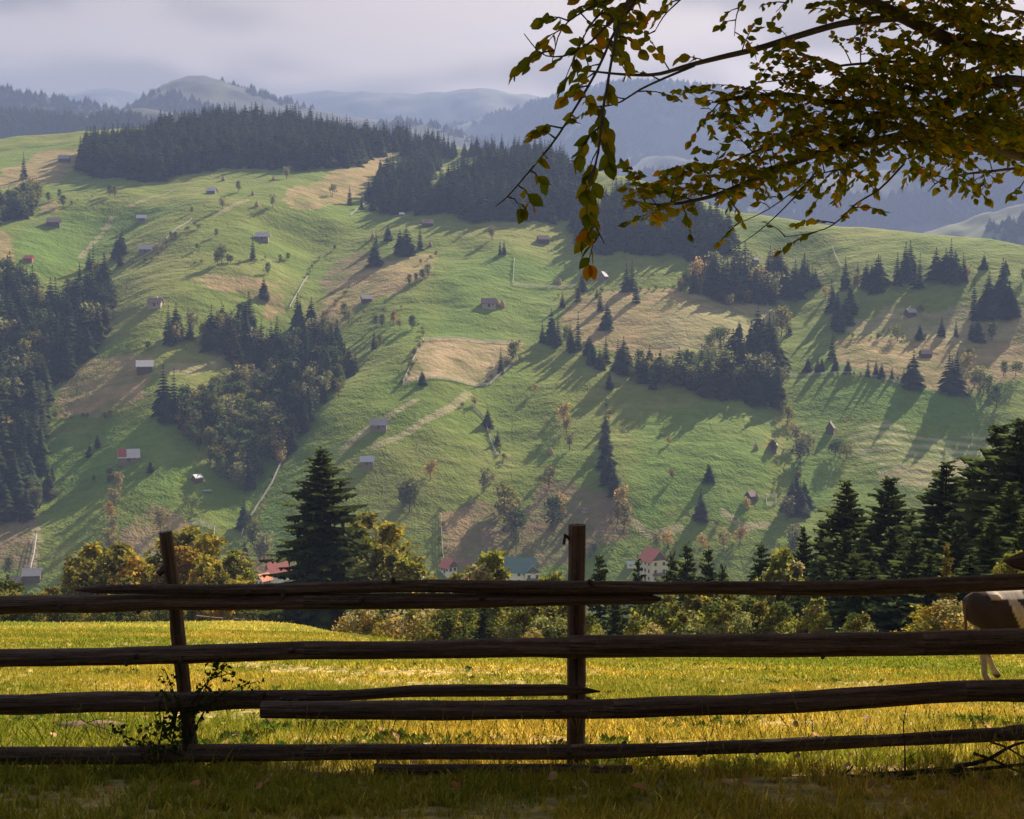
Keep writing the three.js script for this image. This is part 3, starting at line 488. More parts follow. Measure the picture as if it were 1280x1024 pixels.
function nearLeafy(seed, H, wide, size, count, tones, low = 0.12) {
  const R = rng(seed), s = new Shape(), t = new Shape(), lobes = [];
  t.col = [0.09, 0.075, 0.06];
  t.tube([V(0, -0.5, 0), V(0.05, H * 0.3, 0), V(-0.05, H * 0.9, 0.05)], [0.012 * H + 0.03, 0.012], 6, 0.1, seed, false);
  const nl = 30;
  for (let k = 0; k < nl; k++) {
    const q = low + (0.94 - low) * (k + R() * 0.5) / nl, a = k * 2.4 + R(), r = wide * Math.sin(Math.PI * Math.min(1, (q * 0.82 + 0.16))) * (0.3 + 0.85 * R()), p = V(Math.cos(a) * r, q * H, Math.sin(a) * r);
    lobes.push([p, wide * (0.16 + 0.22 * R()) * (q > 0.8 ? 0.65 : 1), tones[Math.floor(R() * tones.length)]]);
    t.tube([V(0, q * H * 0.62, 0), V(p.x * 0.5, q * H * 0.82, p.z * 0.5), p], [0.006 * H * (1 - q) + 0.015, 0.008], 4, 0, 0, false);
  }
  for (let k = 0; k < count; k++) {
    const [p, r, tone] = lobes[Math.floor(R() * nl)], z = R() * 2 - 1, a = R() * 6.283, q = Math.sqrt(1 - z * z), m = r * (0.25 + 0.85 * Math.sqrt(R()));
    const o = V(p.x + Math.cos(a) * q * m, p.y + z * m * 1.05, p.z + Math.sin(a) * q * m), u = V(R() - 0.5, R() - 0.7, R() - 0.5).normalize(), w = V(R() - 0.5, R() - 0.5, R() - 0.5).cross(u).normalize(), sz = size * (0.6 + 0.8 * R()), kk = 0.6 + 0.8 * R();
    s.col = [tone[0] * kk * (0.9 + 0.25 * R()), tone[1] * kk, tone[2] * kk];
    s.card(o, u.multiplyScalar(sz), w.multiplyScalar(sz * 0.36), sz * 0.1);
  }
  return { crown: s.build(), trunk: t.build() };
}
function plant(k, name, label, px, top, d, H0, group, conifer, squash = 1, turn = 0, category = 'tree') { // stands on the land with its tip at the given slope
  const p = at(px, 600, d); p.y = ground(p.x, p.z) - 0.1; const h = at(px, top, d).y - p.y;
  const o = thing(name, label, category, p, turn, group); o.scale.set(h / H0 * squash, h / H0, h / H0 * squash);
  mesh('trunk', k.trunk, conifer ? barkMat : farBark, o); mesh('crown', k.crown, conifer ? needleMat : leafMat, o);
  return o;
}
const bigSpruce = nearSpruce(31, 15, 6.0), sprA = nearSpruce(32, 13, 3.9), sprB = nearSpruce(33, 13, 4.3, 0.12), sprC = nearSpruce(34, 9, 3), sprD = nearSpruce(36, 5, 1.8);
plant(bigSpruce, 'spruce_tree', 'big broad dark spruce standing alone at the meadow edge', 402, 558, 118, 15, null, true, 1.3, 0.4);
const rightGroup = 'spruces of the dark stand behind the grazing cow', rightLabel = 'tall dark spruce in the stand behind the grazing cow';
for (const [px, top, d, k, q, a] of [[1058, 598, 84, sprA, 1, 0], [1110, 594, 82, sprB, 1, 1], [1137, 640, 90, sprA, 0.9, 2], [1183, 574, 78, sprA, 1.15, 3], [1206, 600, 84, sprB, 1, 4.4], [1246, 526, 74, sprB, 1.1, 5], [1274, 520, 70, sprA, 1.15, 0.7], [1085, 650, 92, sprA, 1, 1.7], [1036, 648, 88, sprB, 0.85, 2.6], [1160, 640, 86, sprA, 1, 3.5], [1228, 610, 88, sprA, 1.1, 4.1], [1305, 540, 76, sprB, 1.2, 5.5], [1265, 600, 62, sprA, 1.1, 2.2], [1200, 650, 66, sprB, 1, 1.2], [1125, 690, 70, sprC, 1, 0.5], [1165, 690, 64, sprC, 1.1, 2.5], [1240, 650, 60, sprC, 1.1, 3.1], [1090, 700, 68, sprC, 1.1, 4.1], [1345, 560, 66, sprA, 1.1, 4.6], [1050, 710, 72, sprC, 1.05, 2.9], [1285, 640, 56, sprC, 1.1, 0.2], [1060, 660, 76, sprA, 1, 3.3], [1115, 655, 74, sprB, 1, 5.1], [1190, 640, 72, sprA, 1.1, 0.9], [1222, 570, 80, sprB, 1, 2.0], [1070, 690, 66, sprC, 1.2, 1.4], [1145, 670, 68, sprC, 1.2, 0.3], [1215, 690, 58, sprC, 1.2, 5.0], [1262, 690, 50, sprC, 1.1, 3.9]]) plant(k, 'spruce_tree', rightLabel, px, top, d, k === sprC ? 9 : 13, rightGroup, true, q * 1.25, a);
for (const [x, z, a, h] of [[-9, 7, 1, 17], [-3, 11, 2, 18], [4, 10, 3, 17], [10, 6, 4, 18], [-14, 1, 5, 16], [15, -1, 0.4, 17]]) { // the dark trees that the photographer stands in front of
  const o = thing('spruce_tree', 'tall dark spruce standing behind the viewpoint, shading the near grass', 'tree', V(x, ground(x, z) - 0.1, z), a, 'spruces behind the viewpoint'); o.scale.setScalar(h / 15); mesh('trunk', bigSpruce.trunk, barkMat, o); mesh('crown', bigSpruce.crown, needleMat, o);
}
const midGroup = 'young spruces beyond the meadow fence', midLabel = 'young spruce rising beyond the long wooden rail fence';
for (const [px, top, d, k, q, a] of [[1005, 656, 88, sprA, 0.8, 0.3], [953, 678, 86, sprC, 1, 1.3], [860, 678, 96, sprC, 0.95, 2.2], [842, 696, 98, sprD, 0.8, 3], [886, 684, 90, sprC, 0.85, 4], [798, 696, 100, sprC, 0.6, 5], [750, 692, 90, sprC, 0.9, 0.9], [775, 735, 84, sprD, 1, 1.9], [905, 712, 84, sprD, 0.9, 2.4], [1030, 700, 80, sprC, 1, 3.3], [770, 742, 70, sprC, 1, 4.4], [605, 748, 74, sprC, 1.1, 5.3], [585, 742, 78, sprC, 1, 0.1], [1000, 740, 70, sprC, 1, 2.8]]) plant(k, 'spruce_tree', midLabel, px, top, d, k === sprA ? 13 : k === sprC ? 9 : 5, midGroup, true, q * 0.95, a);
const YEL = [0.29, 0.25, 0.035], YGR = [0.21, 0.22, 0.035], OLV = [0.17, 0.16, 0.035], GLD = [0.33, 0.22, 0.035], DGR = [0.075, 0.095, 0.022], PAL = [0.33, 0.29, 0.12], RST = [0.34, 0.16, 0.03], PGR = [0.22, 0.235, 0.075];
const lfA = nearLeafy(41, 9, 3.2, 0.34, 6500, [GLD, OLV, YEL, OLV]), lfB = nearLeafy(42, 9, 2.6, 0.3, 6000, [YGR, OLV, PGR, YEL]), lfC = nearLeafy(43, 6, 2.2, 0.24, 5200, [YGR, PGR, OLV, YGR, PGR, DGR], 0.02), lfD = nearLeafy(44, 9, 1.8, 0.28, 4600, [OLV, PAL, YGR], 0.05), lfE = nearLeafy(45, 4, 2.1, 0.22, 4200, [DGR, OLV, DGR], 0), lfF = nearLeafy(46, 3, 1.7, 0.17, 4200, [GLD, PAL, YEL, RST, OLV], 0);
const leafOf = { A: [lfA, 9], B: [lfB, 9], C: [lfC, 6], D: [lfD, 9], E: [lfE, 4], F: [lfF, 3] };
const L1 = ['golden olive leafy tree left of the big lone spruce', 'golden trees beside the big lone spruce'], L2 = ['yellow green bushy tree below the meadow, seen under the top rails', 'bushy trees below the meadow'], L3 = ['low dark green shrub along the meadow edge near the golden trees', 'dark shrubs along the meadow edge'];
for (const [px, top, d, k, q, [label, group], a, nm] of [
  [236, 654, 128, 'A', 1.25, L1, 0], [130, 672, 122, 'A', 1.15, L1, 1.1], [180, 694, 126, 'B', 1.2, L1, 2], [291, 684, 130, 'D', 1.1, L1, 3], [95, 704, 118, 'B', 1.1, L1, 4], [262, 700, 120, 'A', 1, L1, 5], [60, 730, 110, 'B', 1.2, L1, 0.4], [155, 718, 114, 'D', 1.2, L1, 1.4],
  [456, 636, 128, 'B', 1.15, ['yellow green leafy tree close behind the big lone spruce', null], 2.5], [484, 676, 124, 'B', 1, ['pale yellow leafy tree in front of the village, next to the big spruce', null], 3.5], [515, 690, 118, 'D', 1.2, ['pale olive leafy tree with thin crown above the village roofs', null], 4.5],
  [610, 678, 104, 'D', 1.1, ['slim olive tree between the red roofed hut and the green roofed house', null], 0.2], [684, 708, 96, 'D', 0.9, ['small olive tree beside the green roofed house', null], 1], [978, 678, 84, 'D', 0.95, ['yellow green larch between two young spruces', null], 2], [575, 712, 100, 'B', 0.9, ['rounded yellow olive tree below the red roofed hut', null], 3], [545, 722, 96, 'B', 1, ['small green bush tree under the red roofed hut', null], 5.2],
  [700, 748, 70, 'C', 1.2, L2, 0], [655, 752, 74, 'C', 1.1, L2, 1], [830, 742, 74, 'C', 1, L2, 2], [872, 736, 70, 'B', 1, L2, 3], [930, 738, 68, 'C', 1.3, L2, 4], [960, 748, 66, 'C', 1.2, L2, 5], [1022, 742, 64, 'D', 1, L2, 0.6], [905, 752, 64, 'C', 1.1, L2, 1.6], [845, 756, 66, 'C', 1.2, L2, 2.6], [620, 744, 80, 'D', 1.2, L2, 3.6], [725, 762, 66, 'C', 1.2, L2, 4.6], [570, 756, 76, 'C', 1.1, L2, 5.6], [1075, 766, 60, 'C', 1, L2, 0.9], [800, 770, 62, 'C', 1.1, L2, 3.1],
  [30, 742, 98, 'E', 1.4, L3, 0, 'shrub'], [75, 746, 100, 'E', 1.3, L3, 1, 'shrub'], [110, 748, 104, 'E', 1.4, L3, 2, 'shrub'], [150, 744, 112, 'E', 1.3, L3, 3, 'shrub'], [190, 748, 116, 'E', 1.4, L3, 4, 'shrub'], [235, 746, 124, 'E', 1.4, L3, 5, 'shrub'], [280, 748, 126, 'E', 1.3, L3, 0.5, 'shrub'], [325, 750, 128, 'E', 1.4, L3, 1.5, 'shrub'], [0, 725, 100, 'E', 1.2, L3, 2.5, 'shrub'], [-20, 750, 92, 'E', 1.3, L3, 3.5, 'shrub'], [350, 756, 127, 'E', 1.3, L3, 4.5, 'shrub'], [208, 756, 112, 'E', 1.3, L3, 4.1, 'shrub'],
  [490, 752, 92, 'E', 1.2, ['dark green shrub behind the broken field fence', 'shrubs behind the broken field fence'], 0, 'shrub'], [552, 764, 74, 'E', 1.2, ['dark green shrub behind the broken field fence', 'shrubs behind the broken field fence'], 1, 'shrub'], [528, 760, 84, 'F', 1, ['rusty brown shrub behind the broken field fence', null], 1, 'shrub'],
  [455, 760, 84, 'F', 1.1, ['dry golden brown round bush alone on the sunny meadow', null], 2, 'shrub'], [1192, 752, 44, 'F', 1.5, ['orange and yellow autumn shrub just behind the cow', null], 3, 'shrub'], [1160, 776, 46, 'F', 1.3, ['low yellow shrub behind the cow, against the dark spruces', null], 4, 'shrub'], [1268, 684, 40, 'D', 1.2, ['yellow green sapling behind the cow, against the dark spruces', null], 1, 'tree'], [818, 782, 52, 'F', 0.9, ['small yellow bush at the meadow edge below the rails', 'small yellow bushes at the meadow edge'], 2.2, 'shrub'], [668, 786, 54, 'F', 0.8, ['small yellow bush at the meadow edge below the rails', 'small yellow bushes at the meadow edge'], 2.2, 'shrub'],
]) plant(leafOf[k][0], nm === 'shrub' ? 'shrub' : 'leafy_tree', label, px, top, d, leafOf[k][1], group, false, q, a, nm === 'shrub' ? 'shrub' : 'tree');
{ // one young pale fir in front of the dark stand
  const k = nearSpruce(35, 5, 1.1); const c = k.crown.getAttribute('color'); for (let i = 0; i < c.count; i++) c.setXYZ(i, c.getX(i) * 3.6, c.getY(i) * 2.3, c.getZ(i) * 1.7);
  plant(k, 'spruce_tree', 'small pale yellowing spruce in front of the dark stand', 1186, 682, 46, 5, null, true, 0.8, 1);
}

// ---------------------------------------------------------------- grass
{
  const tuft = (seed, blades, h, w, straw) => {
    const R = rng(seed), s = new Shape();
    for (let k = 0; k < blades; k++) {
      const a = R() * 6.28, r = 0.055 * Math.sqrt(R()) * (w / 0.006), c = Math.cos(a), z = Math.sin(a), L = h * (0.5 + 0.7 * R()), f = R() * 6.28, bend = (0.25 + 0.9 * R()) * L, cx = Math.cos(f), cz = Math.sin(f), wd = w * (0.6 + 0.6 * R()), dry = R() < straw, kk = 0.75 + 0.5 * R();
      s.col = dry ? [1.65 * kk, 1.6 * kk, 2.6 * kk] : [kk * (0.85 + 0.3 * R()), kk, kk];
      const P = (u, e) => s.v(c * r + cx * bend * u * u * 0.75 - cz * e, L * u * (1 - 0.28 * u), z * r + cz * bend * u * u * 0.75 + cx * e);
      const a0 = P(0, -wd), a1 = P(0, wd), b0 = P(0.5, -wd * 0.85), b1 = P(0.5, wd * 0.85), t = P(1, 0);
      s.tri(a0, a1, b1); s.tri(a0, b1, b0); s.tri(b0, b1, t);
    }
    return s.build();
  };
  const M = new THREE.Matrix4(), Q = new THREE.Quaternion(), E = new THREE.Euler(), C = new THREE.Color();
  const sow = (label, geos, d0, d1, per, sc, seed, edge = 0) => {
    const R = rng(seed), lists = geos.map(() => []);
    for (let d = d0; d < d1;) {
      const step = 0.12 + d * 0.008, half = d * 0.40 + 1.5, n = per(d) * step * half * 2;
      for (let k = 0; k < n; k++) { const x = (R() * 2 - 1) * half, dd = d + R() * step; if (dd > edgeOf(x) + 14) continue; const bare = Math.hypot((x + 2.9) / 0.5, (dd - 11.6) / 0.35); if (bare < 1 || R() < 0.85 * sstep(0.15, 0.6, fbm(x / 1.3 + 8, dd / 1.1, 3) + 0.25 * noise(x / 5, dd / 6))) continue; lists[Math.floor(R() * geos.length)].push([x, dd, R(), R(), R(), R()]); }
      d += step;
    }
    geos.forEach((g, gi) => {
      const im = new THREE.InstancedMesh(g, grassMat, lists[gi].length);
      lists[gi].forEach(([x, d, a, b, c, e], i) => {
        const n1 = noise(x / 2.3 + 5, d / 1.9), n2 = noise(x / 0.7, d / 0.6 + 3), n3 = noise(x / 9, d / 8), k = sc(d) * (0.65 + 0.6 * b) * (1 + 0.22 * n2);
        im.setMatrixAt(i, M.compose(V(x, ground(x, -d) - 0.01, -d), Q.setFromEuler(E.set((c - 0.5) * 0.4, a * 6.28, (e - 0.5) * 0.4)), V(k, k * (0.8 + 0.35 * b), k)));
        const s = clamp(0.42 + 0.6 * n1 + 0.4 * n3 + 0.5 * (e - 0.5), 0, 1), q = 0.85 + 0.3 * c;
        im.setColorAt(i, C.setRGB(lerp(0.18, 0.46, s) * q, lerp(0.22, 0.355, s) * q, lerp(0.02, 0.046, s) * q));
      });
      im.castShadow = im.receiveShadow = true; add(im, 'meadow_grass'); im.userData.kind = 'stuff'; tag(im, label, 'grass');
    });
    console.log('grass', lists.map((l) => l.length).join(' '));
  };
  sow('yellow green grazed grass of the meadow around the fence', [tuft(1, 12, 0.10, 0.0042, 0.2), tuft(2, 12, 0.075, 0.0048, 0.35), tuft(3, 9, 0.14, 0.0036, 0.15)], 6.2, 22, (d) => 300 - 8 * d, (d) => 1, 61);
  sow('sunlit short grass over the wide middle of the meadow', [tuft(4, 9, 0.08, 0.008, 0.3), tuft(5, 9, 0.065, 0.009, 0.25)], 22, 60, (d) => 95 - 0.9 * d, (d) => 1.15 + (d - 22) * 0.012, 62);
  sow('short yellowish grass at the far end of the meadow', [tuft(6, 9, 0.09, 0.016, 0.3)], 60, 140, (d) => 16, (d) => 1.7, 63);
  { // broad leaved weeds in patches
    const s = new Shape(), R = rng(18), g0 = [0.075, 0.115, 0.02];
    for (let k = 0; k < 11; k++) { const a = k * 2.4, L = 0.05 + 0.05 * R(), up = 0.3 + 0.8 * R(), kk = 0.7 + 0.6 * R(); s.col = g0.map((q) => q * kk); s.card(V(0.01 * Math.cos(a), 0.01 + 0.03 * R(), 0.01 * Math.sin(a)), V(Math.cos(a), up, Math.sin(a)).normalize().multiplyScalar(L), V(-Math.sin(a), 0, Math.cos(a)).multiplyScalar(L * 0.3), 0.006); }
    const g = s.build(), R2 = rng(19), list = [];
    for (let k = 0; k < 60000 && list.length < 1100; k++) { const d = 8.9 + 24 * R2() * R2(), x = (R2() * 2 - 1) * d * 0.4; if (fbm(x / 1.6 + 31, d / 1.4, 3) + 0.3 * noise(x / 0.4, d / 0.4) > 0.32) list.push([x, d]); }
    const im = new THREE.InstancedMesh(g, grassMat, list.length);
    list.forEach(([x, d], i) => { im.setMatrixAt(i, M.compose(V(x, ground(x, -d), -d), Q.setFromEuler(E.set(0.3 * (R2() - 0.5), R2() * 6, 0.3 * (R2() - 0.5))), V(1, 1, 1).multiplyScalar(0.4 + 0.55 * R2()))); im.setColorAt(i, C.setRGB(0.8 + 0.7 * R2(), 0.9 + 0.4 * R2(), 1)); });
    im.castShadow = im.receiveShadow = true; add(im, 'meadow_weeds'); im.userData.kind = 'stuff'; tag(im, 'patches of low broad leaved weeds in the meadow grass', 'weeds');
  }
  { // taller seeding grass stems along the fence line
    const s = new Shape(), R = rng(8);
    for (let k = 0; k < 5; k++) { const a = R() * 6.28, r = 0.03 * R(), L = 0.3 + 0.25 * R(), c = Math.cos(a), z = Math.sin(a), b = 0.12 + 0.15 * R(); s.col = [2.1, 1.6, 2]; const p = [0, 0.4, 0.75, 1].map((u) => V(c * (r + b * u * u), L * u, z * (r + b * u * u))); s.tube(p, [0.0016, 0.0008], 3, 0, 0, false); for (let m = 0; m < 4; m++) s.card(p[3].clone().lerp(p[2], m * 0.2), V(c * 0.02, 0.025, z * 0.02), V(-z * 0.005, 0, c * 0.005)); }
    const g = s.build(), n = 170, im = new THREE.InstancedMesh(g, grassMat, n), R2 = rng(9);
    for (let i = 0; i < n; i++) { const x = (R2() * 2 - 1) * 4.2, d = 8.2 + 1.3 * (R2() - 0.35) * (0.5 + R2()); im.setMatrixAt(i, M.compose(V(x, ground(x, -d) - 0.01, -d), Q.setFromEuler(E.set(0.3 * (R2() - 0.5), R2() * 6, 0.3 * (R2() - 0.5))), V(1, 1, 1).multiplyScalar(0.5 + 0.5 * R2()))); im.setColorAt(i, C.setRGB(0.12, 0.13, 0.035)); }
    im.castShadow = im.receiveShadow = true; add(im, 'tall_grass'); im.userData.kind = 'stuff'; tag(im, 'thin seeding grass stems along the foot of the fence', 'grass');
  }
}

// ---------------------------------------------------------------- houses and barns
const plain = (r, g, b, o = {}) => new THREE.MeshStandardMaterial({ color: rgb(r, g, b), roughness: 0.9, ...o });
const streak = (r, g, b, along) => { const t = dataTexture(128, 128, (u, v) => { const a = tileNoise(u * (along ? 4 : 30), v * (along ? 30 : 4), 30), c = tileNoise(u * 40, v * 40, 40), k = 1 + 0.28 * a + 0.2 * c; return [r * k, g * k, b * k]; }, true); t.repeat.set(0.5, 0.5); return new THREE.MeshStandardMaterial({ map: t, roughness: 0.9 }); };
const greyWood = streak(0.2, 0.165, 0.14, true), darkWood = streak(0.1, 0.075, 0.06, true), paleWood = streak(0.36, 0.31, 0.26, true), greyRoof = streak(0.30, 0.27, 0.27, false), palRoof = streak(0.48, 0.45, 0.44, false), tinRoof = new THREE.MeshStandardMaterial({ color: rgb(0.42, 0.42, 0.43), roughness: 0.7 }), brownRoof = streak(0.2, 0.14, 0.12, false), redRoof = streak(0.5, 0.15, 0.10, false), maroon = streak(0.30, 0.07, 0.06, false), orangeRoof = streak(0.55, 0.2, 0.09, false), greenRoof = streak(0.10, 0.17, 0.14, false), white = plain(0.72, 0.69, 0.63), cream = plain(0.62, 0.55, 0.42), glassDark = new THREE.MeshStandardMaterial({ color: rgb(0.03, 0.035, 0.04), roughness: 0.15 }), doorMat = plain(0.12, 0.07, 0.045);
function gableRoof(w, dp, y0, y1, over, th = 0.18) { // ridge along x, two slabs with thickness
  const s = new Shape(), X = w / 2 + over, Z = dp / 2 + over, dy = over * (y1 - y0) / (dp / 2);
  for (const e of [-1, 1]) {
    const a = [[-X, y0 - dy, e * Z], [X, y0 - dy, e * Z], [X, y1, 0], [-X, y1, 0]], b = a.map(([x, y, z]) => [x, y + th, z]);
    s.poly(...(e > 0 ? b : [...b].reverse())); s.poly(...(e > 0 ? [...a].reverse() : a));
    for (let k = 0; k < 4; k++) { if (k === 2) continue; const q = (k + 1) % 4; s.poly(...(e > 0 ? [a[k], a[q], b[q], b[k]] : [b[k], b[q], a[q], a[k]])); }
  }
  return s.build(false);
}
function hipRoof(w, dp, y0, y1, over) { const s = new Shape(), X = w / 2 + over, Z = dp / 2 + over, r = w / 2 - dp * 0.28; s.poly([-X, y0, Z], [X, y0, Z], [r, y1, 0], [-r, y1, 0]); s.poly([X, y0, -Z], [-X, y0, -Z], [-r, y1, 0], [r, y1, 0]); s.poly([X, y0, Z], [X, y0, -Z], [r, y1, 0]); s.poly([-X, y0, -Z], [-X, y0, Z], [-r, y1, 0]); s.poly([-X, y0, Z], [-X, y0, -Z], [X, y0, -Z], [X, y0, Z]); return s.build(false); }
function wallShape(w, dp, h, top) { // walls with gable ends
  const s = new Shape(), x = w / 2, z = dp / 2, b = -1.6;
  s.poly([-x, b, z], [x, b, z], [x, h, z], [-x, h, z]); s.poly([x, b, -z], [-x, b, -z], [-x, h, -z], [x, h, -z]);
  s.poly([x, b, z], [x, b, -z], [x, h, -z], [x, top, 0], [x, h, z]); s.poly([-x, b, -z], [-x, b, z], [-x, h, z], [-x, top, 0], [-x, h, -z]);
  return s.build(false);
}
function barn(label, px, py, wpx, turn, roofMat, wallMat, { tall = 0.55, deep = 0.75, name = 'barn', chimney, group } = {}) {
  const p = hit(px, py), w = wpx * -p.z / FPX, dp = w * deep, h = w * tall * 0.5, top = h + w * tall * 0.62;
  p.y += 0.15; const o = thing(name, label, name === 'barn' ? 'barn' : 'house', p, turn, group);
  mesh('wall', wallShape(w, dp, h, top), wallMat, o); mesh('roof', gableRoof(w, dp, h, top, w * 0.07), roofMat, o);
  const d = mesh('door', new Shape().box(-w * 0.09, w * 0.09, 0, h * 0.8, dp / 2 + 0.01, dp / 2 + 0.07).build(false), doorMat, o);
  mesh('window', new Shape().box(w * 0.22, w * 0.32, h * 0.4, h * 0.75, dp / 2 + 0.01, dp / 2 + 0.06).build(false), glassDark, o);
  if (chimney) mesh('chimney', new Shape().box(w * 0.1, w * 0.2, top - w * 0.08, top + w * 0.12, -w * 0.05, w * 0.05).build(false), white, o);
  return o;
}
barn('grey barn on the lush pasture below the brown hill field', 67, 282, 15, 0.2, brownRoof, darkWood);
barn('small pale barn on the pasture above the hedge line', 177, 276, 11, 0.1, palRoof, greyWood);
barn('little barn with a red roof beside the steep wood', 36, 326, 10, 0, redRoof, maroon);
barn('pale grey hut on the pasture near the ridge wood', 265, 242, 11, -0.2, palRoof, greyWood);
barn('long barn with a bright pale roof in the middle of the upper pasture', 328, 300, 15, 0.05, palRoof, greyWood);
barn('grey roofed barn between bushes beside the field hedge', 182, 316, 15, 0.15, greyRoof, greyWood);
barn('brown barn with a dormer on the green slope above the pines', 194, 383, 16, 0, brownRoof, paleWood, { chimney: true });
barn('pale roofed barn on the dry grass above the middle gully', 181, 463, 19, 0.25, palRoof, darkWood);
{ const o = barn('long barn with half red and half grey roof on the green slope', 161, 577, 24, 0.3, palRoof, greyWood, { deep: 0.5 }); const w = 24 * -o.position.z / FPX; const r = mesh('roof_patch', gableRoof(w * 0.36, w * 0.5, w * 0.55 * 0.5 + 0.14, w * 0.55 * 1.12 + 0.14, w * 0.04), maroon, o); r.position.x = -w * 0.34; r.userData.label = 'red end of the roof'; }
barn('small white gabled cabin beside the middle gully', 246, 601, 12, 1.0, tinRoof, darkWood);
barn('grey roofed barn on the open bright slope', 474, 536, 19, 0, greyRoof, greyWood);
barn('small barn with a shining tin roof, just downhill of the grey barn', 459, 581, 16, 0.05, tinRoof, greyWood);
barn('pinkish grey barn with haystacks on the central green pasture', 611, 384, 17, 0.05, brownRoof, paleWood);
barn('weathered barn just below the ridge wood strip', 679, 303, 13, 0.2, brownRoof, darkWood);
barn('hut by the dry strip under the hedge trees', 458, 377, 12, 0.3, greyRoof, darkWood);
barn('steep roofed barn above the mown rows', 1038, 540, 12, 1.2, brownRoof, darkWood, { tall: 0.9 });
barn('cabin half hidden by a bush on the green slope', 966, 562, 14, 1.3, greyRoof, greyWood, { tall: 0.8 });
barn('small barn with a fenced yard near the bottom of the green slope', 938, 625, 12, 0.8, brownRoof, darkWood, { tall: 0.8 });
barn('shaded barn on the dry field near the big pointed spruces', 1157, 446, 13, 0.1, brownRoof, darkWood);
barn('domed grey barn on the pale pasture under the spruce belt', 1138, 394, 12, 0.4, greyRoof, darkWood);
barn('dark hut on the brown field under the ridge', 80, 202, 12, 0.1, greyRoof, darkWood);
barn('small hut in the shade of the wood strips under the ridge', 534, 283, 13, 0.2, brownRoof, darkWood);
barn('tiny cabin at the corner of the dark wood strips', 502, 270, 6, 0.2, palRoof, greyWood);
barn('hut at the top of the spruce belt under the bare shoulder', 943, 328, 9, 0.4, greyRoof, greyWood);
barn('cabin with stacks on the pasture above the dry field', 754, 350, 11, 1.1, palRoof, greyWood, { tall: 0.8 });
barn('dark roofed farm barn at the foot of the shaded field', 40, 724, 21, 0.2, greyRoof, darkWood);
barn('brown shed next to the dark roofed farm barn', 18, 732, 18, -0.3, brownRoof, greyWood);
// haystacks
for (const [px, py, h, near] of [[628, 384, 3.4, 'pinkish barn'], [622, 382, 3, 'pinkish barn'], [321, 258, 3, 'upper pasture tree'], [279, 226, 3, 'ridge wood'], [342, 226, 3, 'ridge wood'], [198, 312, 3, 'grey roofed hedge barn'], [203, 311, 3, 'grey roofed hedge barn'], [699, 355, 3.2, 'lone field fence'], [316, 244, 2.6, 'pale grey hut'], [466, 298, 3, 'shaded wood strips'], [688, 568, 3, 'pale bushes'], [946, 624, 2.4, 'fenced yard'], [945, 562, 2.6, 'half hidden cabin'], [538, 308, 2.6, 'twin hedge spruces']]) {
  const p = hit(px, py), o = thing('haystack', 'small brown haystack near the ' + near + ' across the valley', 'haystack', p, px, 'haystacks across the valley');
  mesh('hay', new THREE.LatheGeometry([[0, -0.4], [0.34, -0.3], [0.4, 0.15], [0.36, 0.45], [0.22, 0.75], [0.05, 0.98], [0, 1]].map(([a, b]) => new THREE.Vector2(a * h, b * h)), 9), streak(0.3, 0.2, 0.11, false), o);
  mesh('pole', new THREE.CylinderGeometry(0.05, 0.06, h * 0.5, 5).translate(0, h, 0), darkWood, o);
}
// the village at the foot of the slope
function house(label, px, py, wpx, turn, roofMat, { storeys = 2, deep = 0.8, hip = false, wallMat = white, chimney = false, steep = 0.5, gable = null } = {}) {
  const p = hit(px, py, 430), w = wpx * -p.z / FPX, dp = w * deep, st = 2.5, h = st * storeys, top = h + dp * steep;
  const o = thing('house', label, 'house', p, turn);
  mesh('wall', wallShape(w, dp, h, hip ? h : top), wallMat, o);
  const roof = mesh('roof', hip ? hipRoof(w, dp, h, top, 0.6) : gableRoof(w, dp, h, top, 0.6), roofMat, o);
  if (chimney) mesh('chimney', new Shape().box(w * 0.2, w * 0.2 + 0.7, top - 1, top + 0.8, -0.35, 0.35).build(false), white, roof);
  const pane = (q, name) => { const f = mesh('window', new Shape().box(-0.55, 0.55, -0.65, 0.65, 0, 0.07).build(false), paleWood, o); q(f); const g = mesh('pane', new Shape().box(-0.42, 0.42, -0.52, 0.52, 0.07, 0.1).build(false), glassDark, f); return g; };
  for (let s = 0; s < storeys; s++) {
    for (const k of [-0.3, 0, 0.3]) { if (s === 0 && k === 0) continue; pane((f) => f.position.set(k * w, s * st + 1.4, dp / 2)); }
    for (const k of [-0.25, 0.25]) for (const e of [-1, 1]) pane((f) => { f.position.set(e * w / 2, s * st + 1.4, k * dp); f.rotation.y = e * Math.PI / 2; });
  }
  if (!hip) for (const e of [-1, 1]) { const b = mesh('gable_boards', new Shape().poly([0.03, h + 0.1, dp * 0.45], [0.03, h + 0.1, -dp * 0.45], [0.03, top - 0.4, 0]).build(false), gable || darkWood, o); b.position.x = e * w / 2; if (e < 0) b.rotation.y = Math.PI; pane((f) => { f.position.set(e * (w / 2 + 0.04), h + dp * steep * 0.3, 0); f.rotation.y = e * Math.PI / 2; f.scale.setScalar(0.8); }); }
  const bal = mesh('balcony', new Shape().box(w / 2 + 0.02, w / 2 + 1, st - 0.1, st + 0.8, -dp * 0.4, dp * 0.4).build(false), darkWood, o);
  mesh('door', new Shape().box(-0.5, 0.5, 0, 2.05, dp / 2 + 0.01, dp / 2 + 0.08).build(false), doorMat, o);
  return o;
}
house('cream house with a big salmon red roof and dark gable boards', 817, 726, 30, -1.15, redRoof, { storeys: 3, deep: 0.8, wallMat: cream, steep: 0.55 });
house('large house with green metal roofs in the village', 650, 730, 38, -0.1, greenRoof, { storeys: 2, deep: 0.7, steep: 0.55 });
